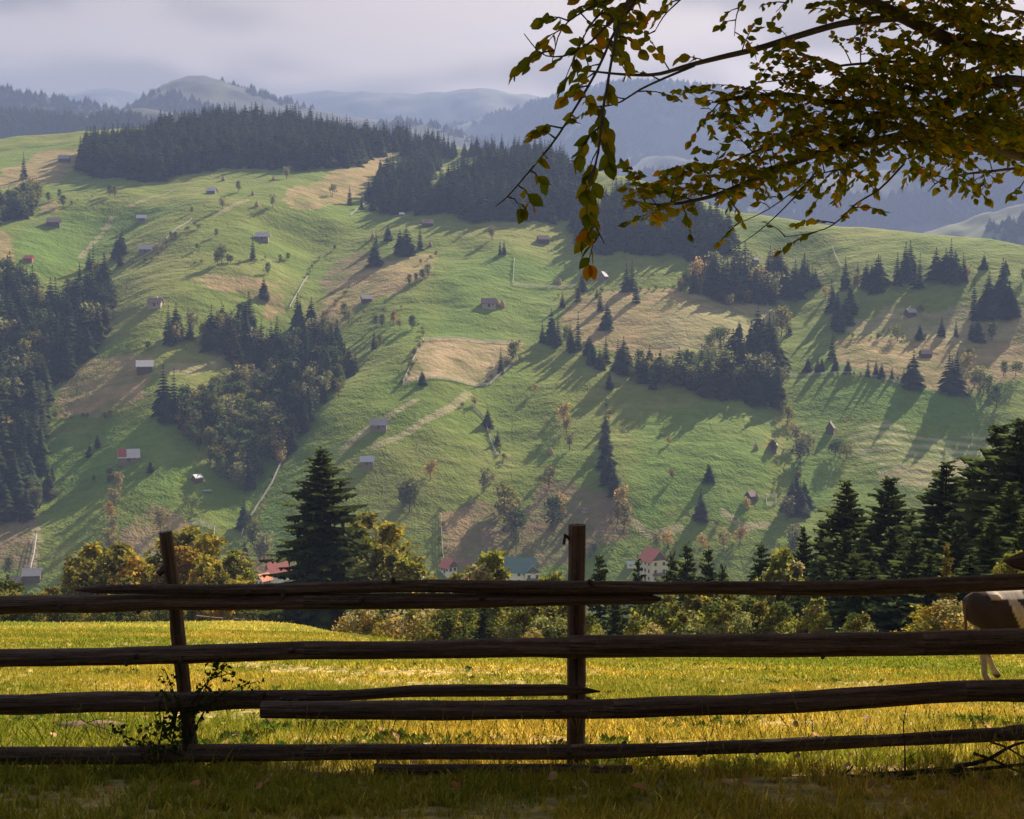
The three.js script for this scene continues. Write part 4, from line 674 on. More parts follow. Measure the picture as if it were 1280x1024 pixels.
house('small wing with a grey green gable in front of the green roofed house', 664, 733, 26, -1.4, greenRoof, { storeys: 2, deep: 0.8, steep: 0.5 });
barn('pale tin roofed hall behind the green roofed house', 655, 712, 26, 0, tinRoof, white, { deep: 0.4, tall: 0.45, name: 'house' });
house('little red roofed house above the slim olive tree', 561, 716, 17, -0.9, redRoof, { storeys: 1, steep: 0.6 });
house('house with an orange gable roof left of the big lone spruce', 329, 742, 16, 1.0, orangeRoof, { storeys: 2, steep: 0.5 });
house('house with rusty tiled roof half hidden by the big lone spruce', 348, 722, 26, 0.4, redRoof, { storeys: 1, steep: 0.5 });
barn('white walled shed with a pale roof left of the cream house', 788, 708, 9, 0, tinRoof, white, { name: 'house' });
barn('white gabled hut among yellow trees of the village', 523, 730, 14, 0.8, tinRoof, white, { name: 'house' });
barn('small white roofed hut seen over the yellow tree tops', 493, 688, 8, 0.8, tinRoof, white, { name: 'house' });
barn('white hut glimpsed behind the golden trees', 150, 720, 12, 1.0, redRoof, white, { name: 'house' });
barn('low grey shed among the golden trees', 101, 738, 14, 0.3, tinRoof, white, { name: 'house' });
barn('pinkish hut at the bottom of the brown slope', 731, 640, 7, 0.5, brownRoof, paleWood, { name: 'house' });
barn('small village shed with pink roof', 583, 727, 10, 0.5, redRoof, white, { name: 'house' });
// field fences across the valley, and pale timber stacked by the gully cabin
const farFence = streak(0.42, 0.38, 0.32, true);
function fieldFence(label, pts, h = 1.2) {
  const w = world2(pts), s = new Shape(), o = w[0], y0 = ground(o[0], -o[1]);
  for (let i = 1; i < w.length; i++) { const L = Math.hypot(w[i][0] - w[i - 1][0], w[i][1] - w[i - 1][1]), n = Math.max(1, Math.round(L / 3)); let prev;
    for (let k = 0; k <= n; k++) { const x = lerp(w[i - 1][0], w[i][0], k / n), d = lerp(w[i - 1][1], w[i][1], k / n), y = ground(x, -d) - y0, q = V(x - o[0], y, o[1] - d); s.tube([V(q.x, y - 0.3, q.z), V(q.x, y + h, q.z)], [0.09, 0.08], 4, 0, 0, false); if (prev) for (const e of [0.35, 0.7, 1.02]) s.tube([V(prev.x, prev.y + e * h, prev.z), V(q.x, y + e * h, q.z)], [0.1, 0.1], 4, 0, 0, false); prev = q; } }
  const m = mesh('field_fence', s.build(false), farFence); m.position.set(o[0], y0, -o[1]); add(m, 'field_fence'); tag(m, label, 'fence');
}
fieldFence('pale rail fence climbing the pasture above the middle gully', [[362, 386], [374, 364], [386, 345]]);
fieldFence('pale rail fence along the stream side of the middle gully', [[302, 672], [308, 655], [325, 630], [340, 606], [352, 580]], 1.4);
fieldFence('white fence at the foot of the shaded field', [[38, 714], [42, 698], [46, 672]], 1.5);
fieldFence('short white fence at the edge of the steep wood', [[66, 478], [80, 464]], 1.5);
fieldFence('fence around the stubble field', [[504, 480], [530, 426], [650, 430]]); fieldFence('fence along the lower side of the stubble field', [[504, 482], [612, 482], [640, 458]]);
fieldFence('fence line on the central green pasture', [[641, 356], [643, 325]]); fieldFence('long fence across the central green pasture', [[641, 357], [720, 358]]);
fieldFence('thin fence line on the bare green shoulder', [[1052, 336], [1040, 310]]);
fieldFence('fence between the two dry brown plots at the slope bottom', [[556, 718], [553, 690], [551, 645]]); fieldFence('fence of the small square plot near the golden trees', [[267, 700], [268, 662], [250, 656], [230, 660]]); fieldFence('fence along the upper field hedge', [[160, 332], [200, 308], [240, 274]], 1);
fieldFence('path side fence down the open slope', [[590, 508], [606, 525], [613, 552], [622, 572]], 1); fieldFence('fence of the little yard by the small barn', [[958, 626], [958, 632], [970, 632], [970, 622], [958, 622]], 1.2); fieldFence('fence along the hedge of small spruces', [[985, 470], [1060, 468], [1150, 486]], 1);
fieldFence('fence running up beside the brown strip', [[438, 270], [460, 252], [478, 236]], 1.1); fieldFence('fence at the foot of the dry field', [[505, 205], [480, 240]], 1);
{ const p = hit(258, 614), o = thing('timber_pile', 'pale sawn timber stacked below the white gabled cabin', 'timber', p, 0.3); for (let k = 0; k < 6; k++) mesh('board', new Shape().box(-2.2 + k * 0.2, 2.1 - k * 0.15, 0.05 + 0.2 * Math.floor(k / 3), 0.2 + 0.2 * Math.floor(k / 3), -0.9 + 0.65 * (k % 3), -0.4 + 0.65 * (k % 3)).build(false), tinRoof, o); }

// ---------------------------------------------------------------- the rail fence in front
const woodTex = dataTexture(1024, 256, (u, v) => {
  const a = tileNoise(u * 6, v * 36, 36), b = tileNoise(u * 24, v * 128, 128), c = tileNoise(u * 60, v * 20, 60), d = tileNoise(u * 200, v * 100, 200), k = clamp(0.8 + 0.42 * a + 0.32 * b + 0.16 * d, 0.2, 1.7), g = clamp(0.3 + 0.8 * tileNoise(u * 5 + 3, v * 8, 8) + 0.3 * c, 0, 1);
  return [lerp(0.15, 0.21, g) * k, lerp(0.088, 0.14, g) * k, lerp(0.06, 0.105, g) * k];
}, true);
const woodBump = dataTexture(1024, 256, (u, v) => { const h = clamp(0.5 + 0.3 * tileNoise(u * 6, v * 36, 36) + 0.3 * tileNoise(u * 24, v * 128, 128) + 0.1 * tileNoise(u * 200, v * 100, 200), 0, 1); return [h, h, h]; });
for (const t of [woodTex, woodBump]) t.repeat.set(0.45, 1);
const railMat = new THREE.MeshStandardMaterial({ map: woodTex, bumpMap: woodBump, bumpScale: 0.018, roughness: 0.88 });
const FD = 8.64;
const fence = thing('rail_fence', 'rough dark wooden rail fence with two posts and long split rails', 'fence', V(0, ground(0, -FD), -FD));
const FO = fence.position;
function rail(rows, { depth = 0, seed = 1, wobble = 0.12, name = 'rail', knots = 3, step = 0.07, taper = [0, 0], label } = {}) { // rows: [px, top, bottom] along the rail
  const c = table(rows.map(([px, a, b]) => { const p = at(px, (a + b) / 2, FD); return [p.x, p.y]; })), r = table(rows.map(([px, a, b]) => { const p = at(px, a, FD), q = at(px, b, FD); return [p.x, (p.y - q.y) / 2]; })), x0 = at(rows[0][0], 700, FD).x, x1 = at(rows[rows.length - 1][0], 700, FD).x;
  const s = new Shape(), pts = [], n = Math.ceil((x1 - x0) / step), R = rng(seed);
  const cs = (x) => (c(x - 0.2) + c(x) * 2 + c(x + 0.2)) / 4 + 0.012 * fbm(x * 1.3 + seed * 5, seed, 2);
  for (let k = 0; k <= n; k++) { const x = lerp(x0, x1, k / n); pts.push(V(x - FO.x, cs(x) - FO.y, depth + 0.03 * fbm(x * 0.8 + seed * 9, seed * 2.2, 2))); }
  const L = x1 - x0;
  s.tube(pts, (k) => { const x = lerp(x0, x1, k), e0 = taper[0] ? clamp(0.25 + (x - x0) / taper[0], 0, 1) : 1, e1 = taper[1] ? clamp(0.35 + (x1 - x) / taper[1], 0, 1) : 1; return r(x) * Math.min(e0, e1); }, 18, wobble, seed);
  for (let k = 0; k < knots; k++) { const i = 3 + Math.floor(R() * (n - 6)), p = pts[i], a = -0.9 + 1.9 * R() + (R() < 0.4 ? Math.PI : 0), rr = r(x0 + L * i / n), o = V(0, Math.sin(a) * rr * 0.8, Math.cos(a) * rr * 0.8).add(p), e = V((R() - 0.5) * 0.05, Math.sin(a) * (rr + 0.018 + 0.03 * R()), Math.cos(a) * (rr + 0.02)).add(p); s.tube([o, e], [0.022, 0.011], 7, 0.3, k); }
  const m = mesh(name, s.build(false), railMat, fence); if (label) m.userData.label = label; return m;
}
rail([[94, 735, 741], [130, 731, 742], [300, 730, 744], [400, 727, 742], [560, 725, 741], [700, 726, 743], [880, 727, 743], [1040, 725, 744], [1160, 721, 741], [1280, 716, 736], [1345, 712, 734]], { seed: 3, depth: 0.02, taper: [0.15, 0], knots: 7, label: 'upper top rail with a pointed end' });
rail([[-60, 747, 768], [0, 745, 768], [120, 744, 766], [200, 744, 764], [400, 741, 761], [560, 741, 760], [700, 741, 757], [800, 742, 756], [826, 743, 755]], { seed: 5, depth: 0.0, taper: [0, 0.05], knots: 6, label: 'lower top rail ending past the middle post' });
rail([[-60, 815, 836], [0, 813, 835], [180, 808, 830], [375, 801, 824], [480, 802, 824], [640, 797, 820], [720, 796, 822]], { seed: 7, depth: 0.01, knots: 7 });
rail([[712, 795, 822], [870, 793, 821], [1000, 790, 820], [1200, 788, 818], [1290, 786, 818], [1345, 786, 818]], { seed: 8, depth: 0.02, knots: 5, wobble: 0.09 });
rail([[-60, 875, 900], [0, 873, 898], [200, 869, 893], [330, 869, 892], [440, 866, 880], [520, 860, 876], [640, 859, 874], [700, 858, 872], [735, 864, 871], [752, 867, 871]], { seed: 11, depth: -0.07, wobble: 0.3, step: 0.04, knots: 4, taper: [0, 0.1], label: 'ragged split rail with a splintered end' });
rail([[326, 875, 896], [420, 874, 897], [560, 874, 898], [720, 873, 897], [880, 868, 893], [1000, 862, 889], [1160, 851, 877], [1280, 848, 876], [1345, 848, 876]], { seed: 13, depth: 0.04, knots: 7 });
rail([[-60, 936, 956], [0, 934, 956], [240, 930, 952], [400, 930, 950], [560, 930, 949], [720, 929, 948], [830, 929, 944], [1000, 921, 939], [1100, 918, 933], [1250, 907, 925], [1345, 899, 920]], { seed: 17, depth: 0.02, knots: 7 });
rail([[1246, 905, 919], [1262, 901, 920], [1345, 896, 918]], { seed: 18, depth: 0.07, knots: 0, taper: [0.05, 0] });
rail([[1246, 694, 700], [1262, 688, 712], [1345, 680, 712]], { seed: 19, depth: 0.12, knots: 1, taper: [0.12, 0], label: 'thick rail end sticking in from the side' });
function post(top, bottom, r0, r1, seed, depth = -0.13) {
  const a = at(...top, FD), b = at(...bottom, FD), s = new Shape(), pts = [], n = 30;
  for (let k = 0; k <= n; k++) { const t = k / n; pts.push(V(lerp(b.x, a.x, t) + 0.012 * fbm(t * 4 + seed, seed, 2) - FO.x, lerp(b.y - 0.25, a.y, t) - FO.y, depth)); }
  s.tube(pts, [r1, r0], 14, 0.16, seed);
  return [s, a];
}
{
  const [s1, a1] = post([201, 669], [240, 958], 0.042, 0.05, 23); s1.tube([V(a1.x - FO.x, a1.y - FO.y - 0.22, -0.13), V(a1.x - FO.x - 0.05, a1.y - FO.y - 0.27, -0.1)], [0.03, 0.02], 6, 0.3, 2); const m1 = mesh('post', s1.build(false), railMat, fence); m1.userData.label = 'leaning thin round post';
  const [s2, a2] = post([722, 660], [721, 984], 0.056, 0.06, 29); s2.tube([V(a2.x - FO.x - 0.03, a2.y - FO.y - 0.1, -0.12), V(a2.x - FO.x - 0.075, a2.y - FO.y - 0.06, -0.1), V(a2.x - FO.x - 0.085, a2.y - FO.y - 0.12, -0.09)], [0.016, 0.01], 5, 0.4, 2); const m2 = mesh('post', s2.build(false), railMat, fence); m2.userData.label = 'thick upright post with a flat sawn top';
  for (const px of [1330, -310]) mesh('post', post([px, 668], [px, 975], 0.055, 0.06, px)[0].build(false), railMat, fence);
}
{ // a fallen rail lying in the grass in front of the fence
  const s = new Shape(), pts = []; for (let k = 0; k <= 40; k++) { const p = at(lerp(468, 790, k / 40), 980, 8.35); pts.push(V(p.x, ground(p.x, p.z) + 0.055, p.z + 0.02 * noise(k / 6, 2))); }
  const o = pts[0].clone(); s.tube(pts.map((p) => p.sub(o)), [0.034, 0.026], 10, 0.25, 41); const m = mesh('fallen_rail', s.build(false), railMat); m.position.copy(o); add(m, 'fallen_rail'); tag(m, 'thin fallen rail lying in the grass at the middle post', 'rail');
}
// ---------------------------------------------------------------- broken field fence and others on the meadow
function oldFence(label, posts, rails) {
  const P = posts.map(([px, d]) => { const p = at(px, 600, d); return V(p.x, ground(p.x, p.z), p.z); }), o = P[0], f = thing('old_fence', label, 'fence', o);
  P.forEach((p, i) => mesh('post', new Shape().tube([V(p.x - o.x, p.y - o.y - 0.2, p.z - o.z), V(p.x - o.x + 0.03, p.y - o.y + (posts[i][2] ?? 1.1), p.z - o.z)], [0.08, 0.07], 6, 0.2, i).build(false), posts[i][3] ? farFence : railMat, f));
  for (const [a, b, ha, hb] of rails) { const p = P[a], q = P[b]; mesh('rail', new Shape().tube([V(p.x - o.x, p.y - o.y + ha, p.z - o.z + 0.1), V((p.x + q.x) / 2 - o.x, (p.y + q.y) / 2 - o.y + (ha + hb) / 2 - 0.05, (p.z + q.z) / 2 - o.z + 0.1), V(q.x - o.x, q.y - o.y + hb, q.z - o.z + 0.1)], [0.065, 0.05], 6, 0.2, a + b).build(false), railMat, f); }
}
oldFence('broken grey rail fence right of the dry golden bush', [[484, 84, 1.2, 1], [538, 72, 1.1], [565, 66, 0.7], [592, 60, 0.3, 1]], [[0, 1, 0.8, 0.95], [0, 1, 0.35, 0.45], [1, 2, 0.5, 0.1], [2, 3, 0.5, 0.05]]);
oldFence('old rail fence on the meadow edge left of the big lone spruce', [[243, 112, 1.2], [300, 116, 1], [345, 118, 1.1], [418, 116, 1.2]], [[0, 1, 0.7, 0.5], [1, 2, 0.5, 0.6], [2, 3, 0.9, 0.9], [2, 3, 0.45, 0.5]]);

// ---------------------------------------------------------------- the cow
{
  const cow = thing('cow', 'dark brown and white cow walking behind the rails, tail hanging', 'cow', V(0, 0, 0));
  const N = 112, S = 1.52, O = [1.02, 0.78, 0]; // half size and centre of the grid
  const caps = [], j = (a, b, ra, rb, k = 0.07) => caps.push([a, b, ra, rb, k]);
  j([0.1, 1.07, 0], [0.7, 0.96, 0], 0.27, 0.345); j([0.7, 0.96, 0], [1.32, 1.0, 0], 0.345, 0.31); j([0.0, 1.24, 0], [1.35, 1.2, 0], 0.095, 0.13); j([0.2, 1.26, 0.19], [0.2, 1.26, -0.19], 0.075, 0.075); j([-0.06, 1.16, 0.09], [-0.06, 1.16, -0.09], 0.09, 0.09);
  j([1.38, 1.1, 0], [1.86, 0.84, 0], 0.23, 0.15); j([1.86, 0.86, 0], [2.1, 0.52, 0], 0.135, 0.085); j([2.1, 0.52, 0], [2.14, 0.46, 0], 0.09, 0.085); j([1.84, 0.94, 0.1], [1.8, 0.98, 0.22], 0.03, 0.035); j([1.84, 0.94, -0.1], [1.8, 0.98, -0.22], 0.03, 0.035);
  for (const [z, sw] of [[0.18, 0.0], [-0.18, 0.26]]) {
    j([0.08, 1.02, z * 0.75], [0.26 + sw * 0.5, 0.74, z], 0.2, 0.13); j([0.26 + sw * 0.5, 0.74, z], [0.03 + sw * 0.62, 0.52, z * 0.95], 0.12, 0.062, 0.04); j([0.03 + sw * 0.62, 0.52, z * 0.95], [0.07 + sw * 1.1, 0.14, z * 0.9], 0.058, 0.04, 0.02); j([0.07 + sw * 1.1, 0.14, z * 0.9], [0.13 + sw * 1.12, 0.045, z * 0.9], 0.043, 0.055, 0.02);
    const f = z > 0 ? 0.1 : -0.12; j([1.3, 0.95, z * 0.8], [1.34 + f * 0.4, 0.6, z], 0.17, 0.085); j([1.34 + f * 0.4, 0.6, z], [1.34 + f * 0.8, 0.4, z], 0.075, 0.055, 0.03); j([1.34 + f * 0.8, 0.4, z], [1.33 + f, 0.12, z], 0.05, 0.042, 0.02); j([1.33 + f, 0.12, z], [1.38 + f, 0.045, z], 0.043, 0.055, 0.02);
  }
  j([0.42, 0.7, 0], [0.5, 0.68, 0], 0.13, 0.12, 0.05);
  const sd = (x, y, z) => {
    let m = 9;
    for (const [a, b, ra, rb, k] of caps) { const bx = b[0] - a[0], by = b[1] - a[1], bz = b[2] - a[2], t = clamp(((x - a[0]) * bx + (y - a[1]) * by + (z - a[2]) * bz) / (bx * bx + by * by + bz * bz), 0, 1), q = Math.hypot(x - a[0] - bx * t, y - a[1] - by * t, z - a[2] - bz * t) - lerp(ra, rb, t); m = m > 8 ? q : smin(m, q, k); }
    return m;
  };
  const mc = new MarchingCubes(N, new THREE.MeshStandardMaterial(), false, false, 120000); mc.isolation = 0;
  for (let z = 0, n = 0; z < N; z++) for (let y = 0; y < N; y++) for (let x = 0; x < N; x++, n++) { const wx = (x / N * 2 - 1) * S + O[0], wy = (y / N * 2 - 1) * S + O[1], wz = (z / N * 2 - 1) * S + O[2]; mc.field[n] = Math.abs(wz) > 0.5 || wy > 1.5 ? -1 : -sd(wx, wy, wz); }
  mc.update();
  const cnt = mc.count ?? mc.geometry.drawRange.count, pos = [], col = [];
  for (let i = 0; i < cnt; i++) {
    const x = mc.positionArray[i * 3] * S + O[0], y = mc.positionArray[i * 3 + 1] * S + O[1], z = mc.positionArray[i * 3 + 2] * S + O[2]; pos.push(x, y, z);
    const n = fbm(x * 3.2 + 4.4, y * 3.2 + z * 2, 3), white = (y > 0.75 && Math.abs(x - 0.42 - 0.35 * (1.3 - y)) < 0.06 + 0.14 * n) || (y > 1.25 && x > 0.12 && n > -0.1) || (y < 0.56 && y > 0.07) || n > 0.4 || (y < 0.72 && x > 0.3 && x < 1.2) || (x > 1.92 && Math.abs(z) < 0.06), g = 1 + 0.25 * noise(x * 40, y * 40 + z * 30);
    const c = y < 0.07 ? [0.05, 0.04, 0.035] : white ? [0.36, 0.3, 0.24] : [0.024, 0.012, 0.009]; col.push(c[0] * g, c[1] * g, c[2] * g);
  }
  let g = new THREE.BufferGeometry(); g.setAttribute('position', new THREE.Float32BufferAttribute(pos, 3)); g.setAttribute('color', new THREE.Float32BufferAttribute(col, 3));
  g = mergeVertices(g, 1e-4); g.computeVertexNormals();
  { const a = g.getAttribute('normal'), q = g.getAttribute('position'); let s = 0; for (let i = 0; i < a.count; i += 7) s += a.getY(i) * (q.getY(i) - 0.9); if (s < 0) { const ix = g.index.array; for (let i = 0; i < ix.length; i += 3) { const t = ix[i]; ix[i] = ix[i + 1]; ix[i + 1] = t; } g.computeVertexNormals(); } }
  mesh('body', g, new THREE.MeshStandardMaterial({ vertexColors: true, roughness: 1 }), cow);
  const t = new Shape(); t.col = [0.1, 0.05, 0.03]; t.tube([V(-0.02, 1.24, 0), V(-0.12, 1.22, 0.01), V(-0.175, 1.1, 0.02), V(-0.17, 0.85, 0.02), V(-0.15, 0.62, 0.03)], [0.038, 0.016], 7); t.col = [0.5, 0.42, 0.33];
  const R = rng(3); for (let k = 0; k < 40; k++) { const a = R() * 6.28; t.tube([V(-0.15 + 0.008 * Math.cos(a), 0.68, 0.03 + 0.008 * Math.sin(a)), V(-0.15 + 0.03 * Math.cos(a), 0.55, 0.03 + 0.03 * Math.sin(a)), V(-0.14 + 0.035 * Math.cos(a), 0.36 + 0.08 * R(), 0.03 + 0.03 * Math.sin(a))], [0.006, 0.002], 3, 0, 0, false); }
  mesh('tail', t.build(), new THREE.MeshStandardMaterial({ vertexColors: true, roughness: 0.9 }), cow);
  for (const e of [-1, 1]) { mesh('horn', new Shape().tube([V(1.86, 0.97, e * 0.07), V(1.84, 1.05, e * 0.14), V(1.88, 1.12, e * 0.15)], [0.022, 0.006], 7).build(false), plain(0.5, 0.42, 0.3), cow); mesh('eye', new THREE.SphereGeometry(0.018, 10, 8).translate(1.965, 0.79, e * 0.105), new THREE.MeshStandardMaterial({ color: rgb(0.01, 0.01, 0.01), roughness: 0.1 }), cow); }
  const d = 20.6, p = at(1222, 700, d); cow.position.set(p.x, ground(p.x, -d), -d); cow.rotation.y = 0.12; cow.scale.setScalar(1.03);
}

// ---------------------------------------------------------------- the beech whose branches hang into view
const beechLeafGeo = (() => {
  const s = new Shape(), rows = [[0, 0], [0.12, 0.17], [0.34, 0.31], [0.58, 0.3], [0.82, 0.16], [1, 0]], mid = [], l = [], r = [];
  rows.forEach(([y, w], k) => { const z = -0.12 * y * y; mid.push(s.v(0, y, z)); l.push(s.v(-w, y + 0.02, z + w * 0.28)); r.push(s.v(w, y + 0.02, z + w * 0.28)); });
  for (let k = 1; k < rows.length; k++) { s.tri(mid[k - 1], mid[k], l[k]); if (k > 1) s.tri(mid[k - 1], l[k], l[k - 1]); s.tri(mid[k - 1], r[k], mid[k]); if (k > 1) s.tri(mid[k - 1], r[k - 1], r[k]); }
  s.tube([V(0, -0.16, 0.02), V(0, 0.02, 0)], [0.012, 0.012], 3, 0, 0, false);
  return s.build(false);
})();
{
  const base = V(8.6, ground(8.6, -13.5), -13.5);
  const beech = thing('beech_tree', 'autumn beech with golden green leaves overhanging the fence', 'tree', base);
  const R = rng(900), leaves = [], bark = plain(0.075, 0.06, 0.052), twigs = new Shape(); let shade = [];
  const rel = (p) => V(p.x - base.x, p.y - base.y, p.z - base.z);
  const trunkPts = [V(0, -0.3, 0), V(0.05, 1.5, 0), V(-0.1, 4, -0.2), V(0.1, 7, -0.3), V(0, 11, -0.5), V(0.1, 14.5, -0.6)];
  mesh('trunk', new Shape().tube(new THREE.CatmullRomCurve3(trunkPts).getPoints(40), (k) => lerp(0.34, 0.06, k), 16, 0.14, 4).build(false), barkMat, beech);
  const HUES = [[0.14, 0.18, 0.014], [0.2, 0.215, 0.014], [0.31, 0.26, 0.014], [0.44, 0.3, 0.014], [0.5, 0.26, 0.014], [0.52, 0.18, 0.014], [0.11, 0.13, 0.016]];
  function leaf(p, dir, size, gold) { leaves.push({ p, dir: dir.clone().normalize(), roll: (R() - 0.5) * 2.4, size: size * (0.75 + 0.45 * R()), hue: HUES[Math.min(6, Math.floor((R() < gold ? 2 + 4 * R() * R() : (R() * 2.4)) + (R() < 0.15 ? 0 : 0)))], k: 0.75 + 0.5 * R() }); }
  function twig(o, dir, len, rad, size, gold, droop, fork) { // a leafy twig: alternate leaves to both sides
    const pts = [o.clone()], d = dir.clone().normalize(), n = Math.max(4, Math.round(len / 0.03));
    for (let k = 0; k < n; k++) { d.y -= droop * (0.5 + k / n) / n; d.x += (R() - 0.5) * 0.10; d.z += (R() - 0.5) * 0.10; d.y += (R() - 0.5) * 0.08; d.normalize(); pts.push(pts[k].clone().addScaledVector(d, len / n)); }
    twigs.tube(pts.filter((_, k) => k % 2 === 0 || k === n).map(rel), [rad, 0.0012], 4, 0, 0, false);
    const flat = V().crossVectors(d, V(0.2 * (R() - 0.5), 1, 0.2 * (R() - 0.5))).normalize();
    for (let k = 2; k <= n; k++) {
      if (R() < 0.1) continue;
      const e = k % 2 ? 1 : -1, f = V().subVectors(pts[k], pts[k - 1]).normalize();
      leaf(pts[k], f.multiplyScalar(0.7 + 0.5 * R()).addScaledVector(flat, e * (0.5 + 0.5 * R())).add(V((R() - 0.5) * 0.5, -0.15 - 0.5 * R(), (R() - 0.5) * 0.5)), size, gold);
      if (fork && k % 4 === 2 && k < n - 2) twig(pts[k], f.clone().normalize().add(flat.clone().multiplyScalar(e * (0.7 + 0.4 * R()))).add(V(0, 0.25 * (R() - 0.5), 0)), len * (0.28 + 0.3 * R()), rad * 0.6, size, gold, droop, false);
    }
    leaf(pts[n], d, size, gold);
  }
  function limb(rows, r0, r1, opt = {}) { // rows of [px, py, distance]
    const c = new THREE.CatmullRomCurve3(rows.map((q) => at(...q))), n = Math.max(10, Math.round(c.getLength() / 0.09)), pts = c.getPoints(n);
    mesh('limb', new Shape().tube(pts.map(rel), [r0, r1], r0 > 0.02 ? 9 : 6, 0.12, rows[0][0]).build(false), bark, beech);
    const { every = 0.2, len = 0.5, size = 0.075, gold = 0.45, droop = 0.5, from = 0.1, to = 1, fork = true, up = 0.1, out = 0.6 } = opt, L = c.getLength();
    for (let s = L * from; s < L * to; s += every * (0.6 + 0.8 * R())) {
      const u = s / L, p = c.getPointAt(u), t = c.getTangentAt(u), side = V(R() - 0.5, (R() - 0.5) * 0.7 + up, R() - 0.5).normalize();
      twig(p, t.multiplyScalar(out).add(side), len * (0.5 + 0.8 * R()), 0.0045, size, gold, droop, fork);
    }
    return pts;
  }
  const T = (y, k = 0) => { const p = base.clone().add(V(0, y, -0.2)); return p; };
  // limbs that reach into view; each starts at the trunk
  const fromTrunk = (y, rows) => { const p = T(y), d = -p.z, m = V(p.x, p.y, p.z); return [[640 + p.x / d * FPX, 400 - p.y / d * FPX * 1.0, d], ...rows]; };
  limb(fromTrunk(5.2, [[1400, 120, 11.6], [1290, 74, 10.6], [1200, 56, 10], [1130, 22, 9.6], [1060, -8, 9.2], [960, -40, 8.4], [870, -30, 7.4], [800, -6, 6.7], [760, 30, 6.4]]), 0.075, 0.008, { every: 0.3, len: 0.4, from: 0.3, to: 0.62, gold: 0.36 });
  limb([[1130, 22, 9.6], [1060, 28, 9.2], [1000, 44, 8.9], [950, 60, 8.6], [900, 72, 8.3], [860, 82, 8.1], [820, 93, 7.9], [780, 93, 7.8], [730, 88, 7.7]], 0.026, 0.005, { every: 0.3, len: 0.3, from: 0.18, gold: 0.36, fork: false, up: 0.25 });
  limb([[868, 82, 8.1], [830, 98, 8.0], [800, 112, 7.9], [770, 130, 7.8], [744, 133, 7.8]], 0.009, 0.003, { every: 0.16, len: 0.22, from: 0.35, size: 0.05, gold: 0.55, fork: false });
  limb([[800, -6, 6.7], [768, 40, 6.4], [748, 85, 6.2], [716, 140, 6.1], [690, 180, 6.0], [655, 222, 6.0], [634, 246, 6.0], [620, 258, 6.0]], 0.008, 0.002, { every: 0.075, len: 0.12, size: 0.072, gold: 0.5, from: 0.05, fork: false, droop: 1.2, out: 0.3 });
  limb([[775, 20, 6.4], [762, 90, 6.0], [752, 150, 5.9], [746, 200, 5.8], [734, 236, 5.8], [742, 276, 5.8], [756, 305, 5.8]], 0.007, 0.002, { every: 0.055, len: 0.12, size: 0.078, gold: 0.15, from: 0.4, fork: false, droop: 1.6, out: 0.2, up: -0.2 });
  limb([[760, 30, 6.4], [735, 55, 6.3], [705, 70, 6.2], [678, 68, 6.2], [655, 42, 6.2]], 0.006, 0.002, { every: 0.2, len: 0.12, size: 0.06, gold: 0.4, fork: false, to: 0.7 });
  limb([[800, -6, 6.7], [760, 0, 6.6], [720, 20, 6.5], [700, 40, 6.4], [690, 78, 6.4]], 0.007, 0.002, { every: 0.12, len: 0.18, size: 0.07, gold: 0.35, droop: 1 });
  limb([[830, -20, 6.9], [790, 5, 6.7], [755, 15, 6.6], [730, 45, 6.4], [706, 100, 6.3]], 0.007, 0.002, { every: 0.1, len: 0.2, size: 0.07, gold: 0.4, droop: 1 });
  limb(fromTrunk(4.4, [[1400, 160, 11.6], [1290, 105, 10.8], [1235, 105, 10.4], [1190, 125, 10.2], [1150, 140, 10], [1100, 130, 9.7], [1040, 128, 9.3], [980, 118, 9], [930, 122, 8.8], [890, 128, 8.6]]), 0.06, 0.005, { every: 0.085, len: 0.45, size: 0.06, gold: 0.36, from: 0.3 });
  limb(fromTrunk(3.9, [[1400, 215, 11.6], [1285, 196, 10.8], [1230, 185, 10.3], [1200, 180, 10], [1150, 168, 9.7], [1090, 178, 9.4], [1030, 190, 9.1], [970, 212, 8.8], [925, 232, 8.6], [880, 248, 8.4], [830, 256, 8.3], [795, 252, 8.2]]), 0.055, 0.003, { every: 0.06, len: 0.38, size: 0.066, gold: 0.36, from: 0.36, droop: 0.2, up: 0.2 });
  limb([[1150, 165, 9.7], [1090, 150, 9.4], [1030, 160, 9.2], [970, 178, 8.9], [920, 200, 8.7], [880, 215, 8.6]], 0.016, 0.003, { every: 0.055, len: 0.45, size: 0.06, gold: 0.32 });
  limb([[1200, 60, 10], [1150, 75, 9.8], [1100, 78, 9.5], [1040, 84, 9.2], [990, 98, 9], [940, 104, 8.8]], 0.016, 0.003, { every: 0.1, len: 0.45, size: 0.047, gold: 0.55 });
  limb([[1130, 205, 9.6], [1100, 236, 9.4], [1070, 255, 9.2], [1040, 282, 9.0], [1010, 292, 8.9], [980, 296, 8.9]], 0.008, 0.002, { every: 0.16, len: 0.22, size: 0.066, gold: 0.35, from: 0.3, fork: false });
  limb([[1020, 215, 9.1], [990, 250, 8.9], [950, 288, 8.8], [908, 316, 8.7]], 0.006, 0.0015, { every: 0.5, len: 0.12, from: 0.1, to: 0.55, fork: false });
  limb([[1290, 208, 10.6], [1240, 214, 10.3], [1200, 219, 10.1], [1172, 228, 10], [1160, 240, 9.9]], 0.014, 0.002, { every: 0.14, len: 0.3, size: 0.055, gold: 0.4, from: 0.2 });
  limb([[1340, 190, 9], [1290, 215, 8.6], [1275, 235, 8.5], [1268, 250, 8.5]], 0.006, 0.002, { every: 0.14, len: 0.16, size: 0.075, gold: 0.1, from: 0.5, fork: false, droop: 1 });
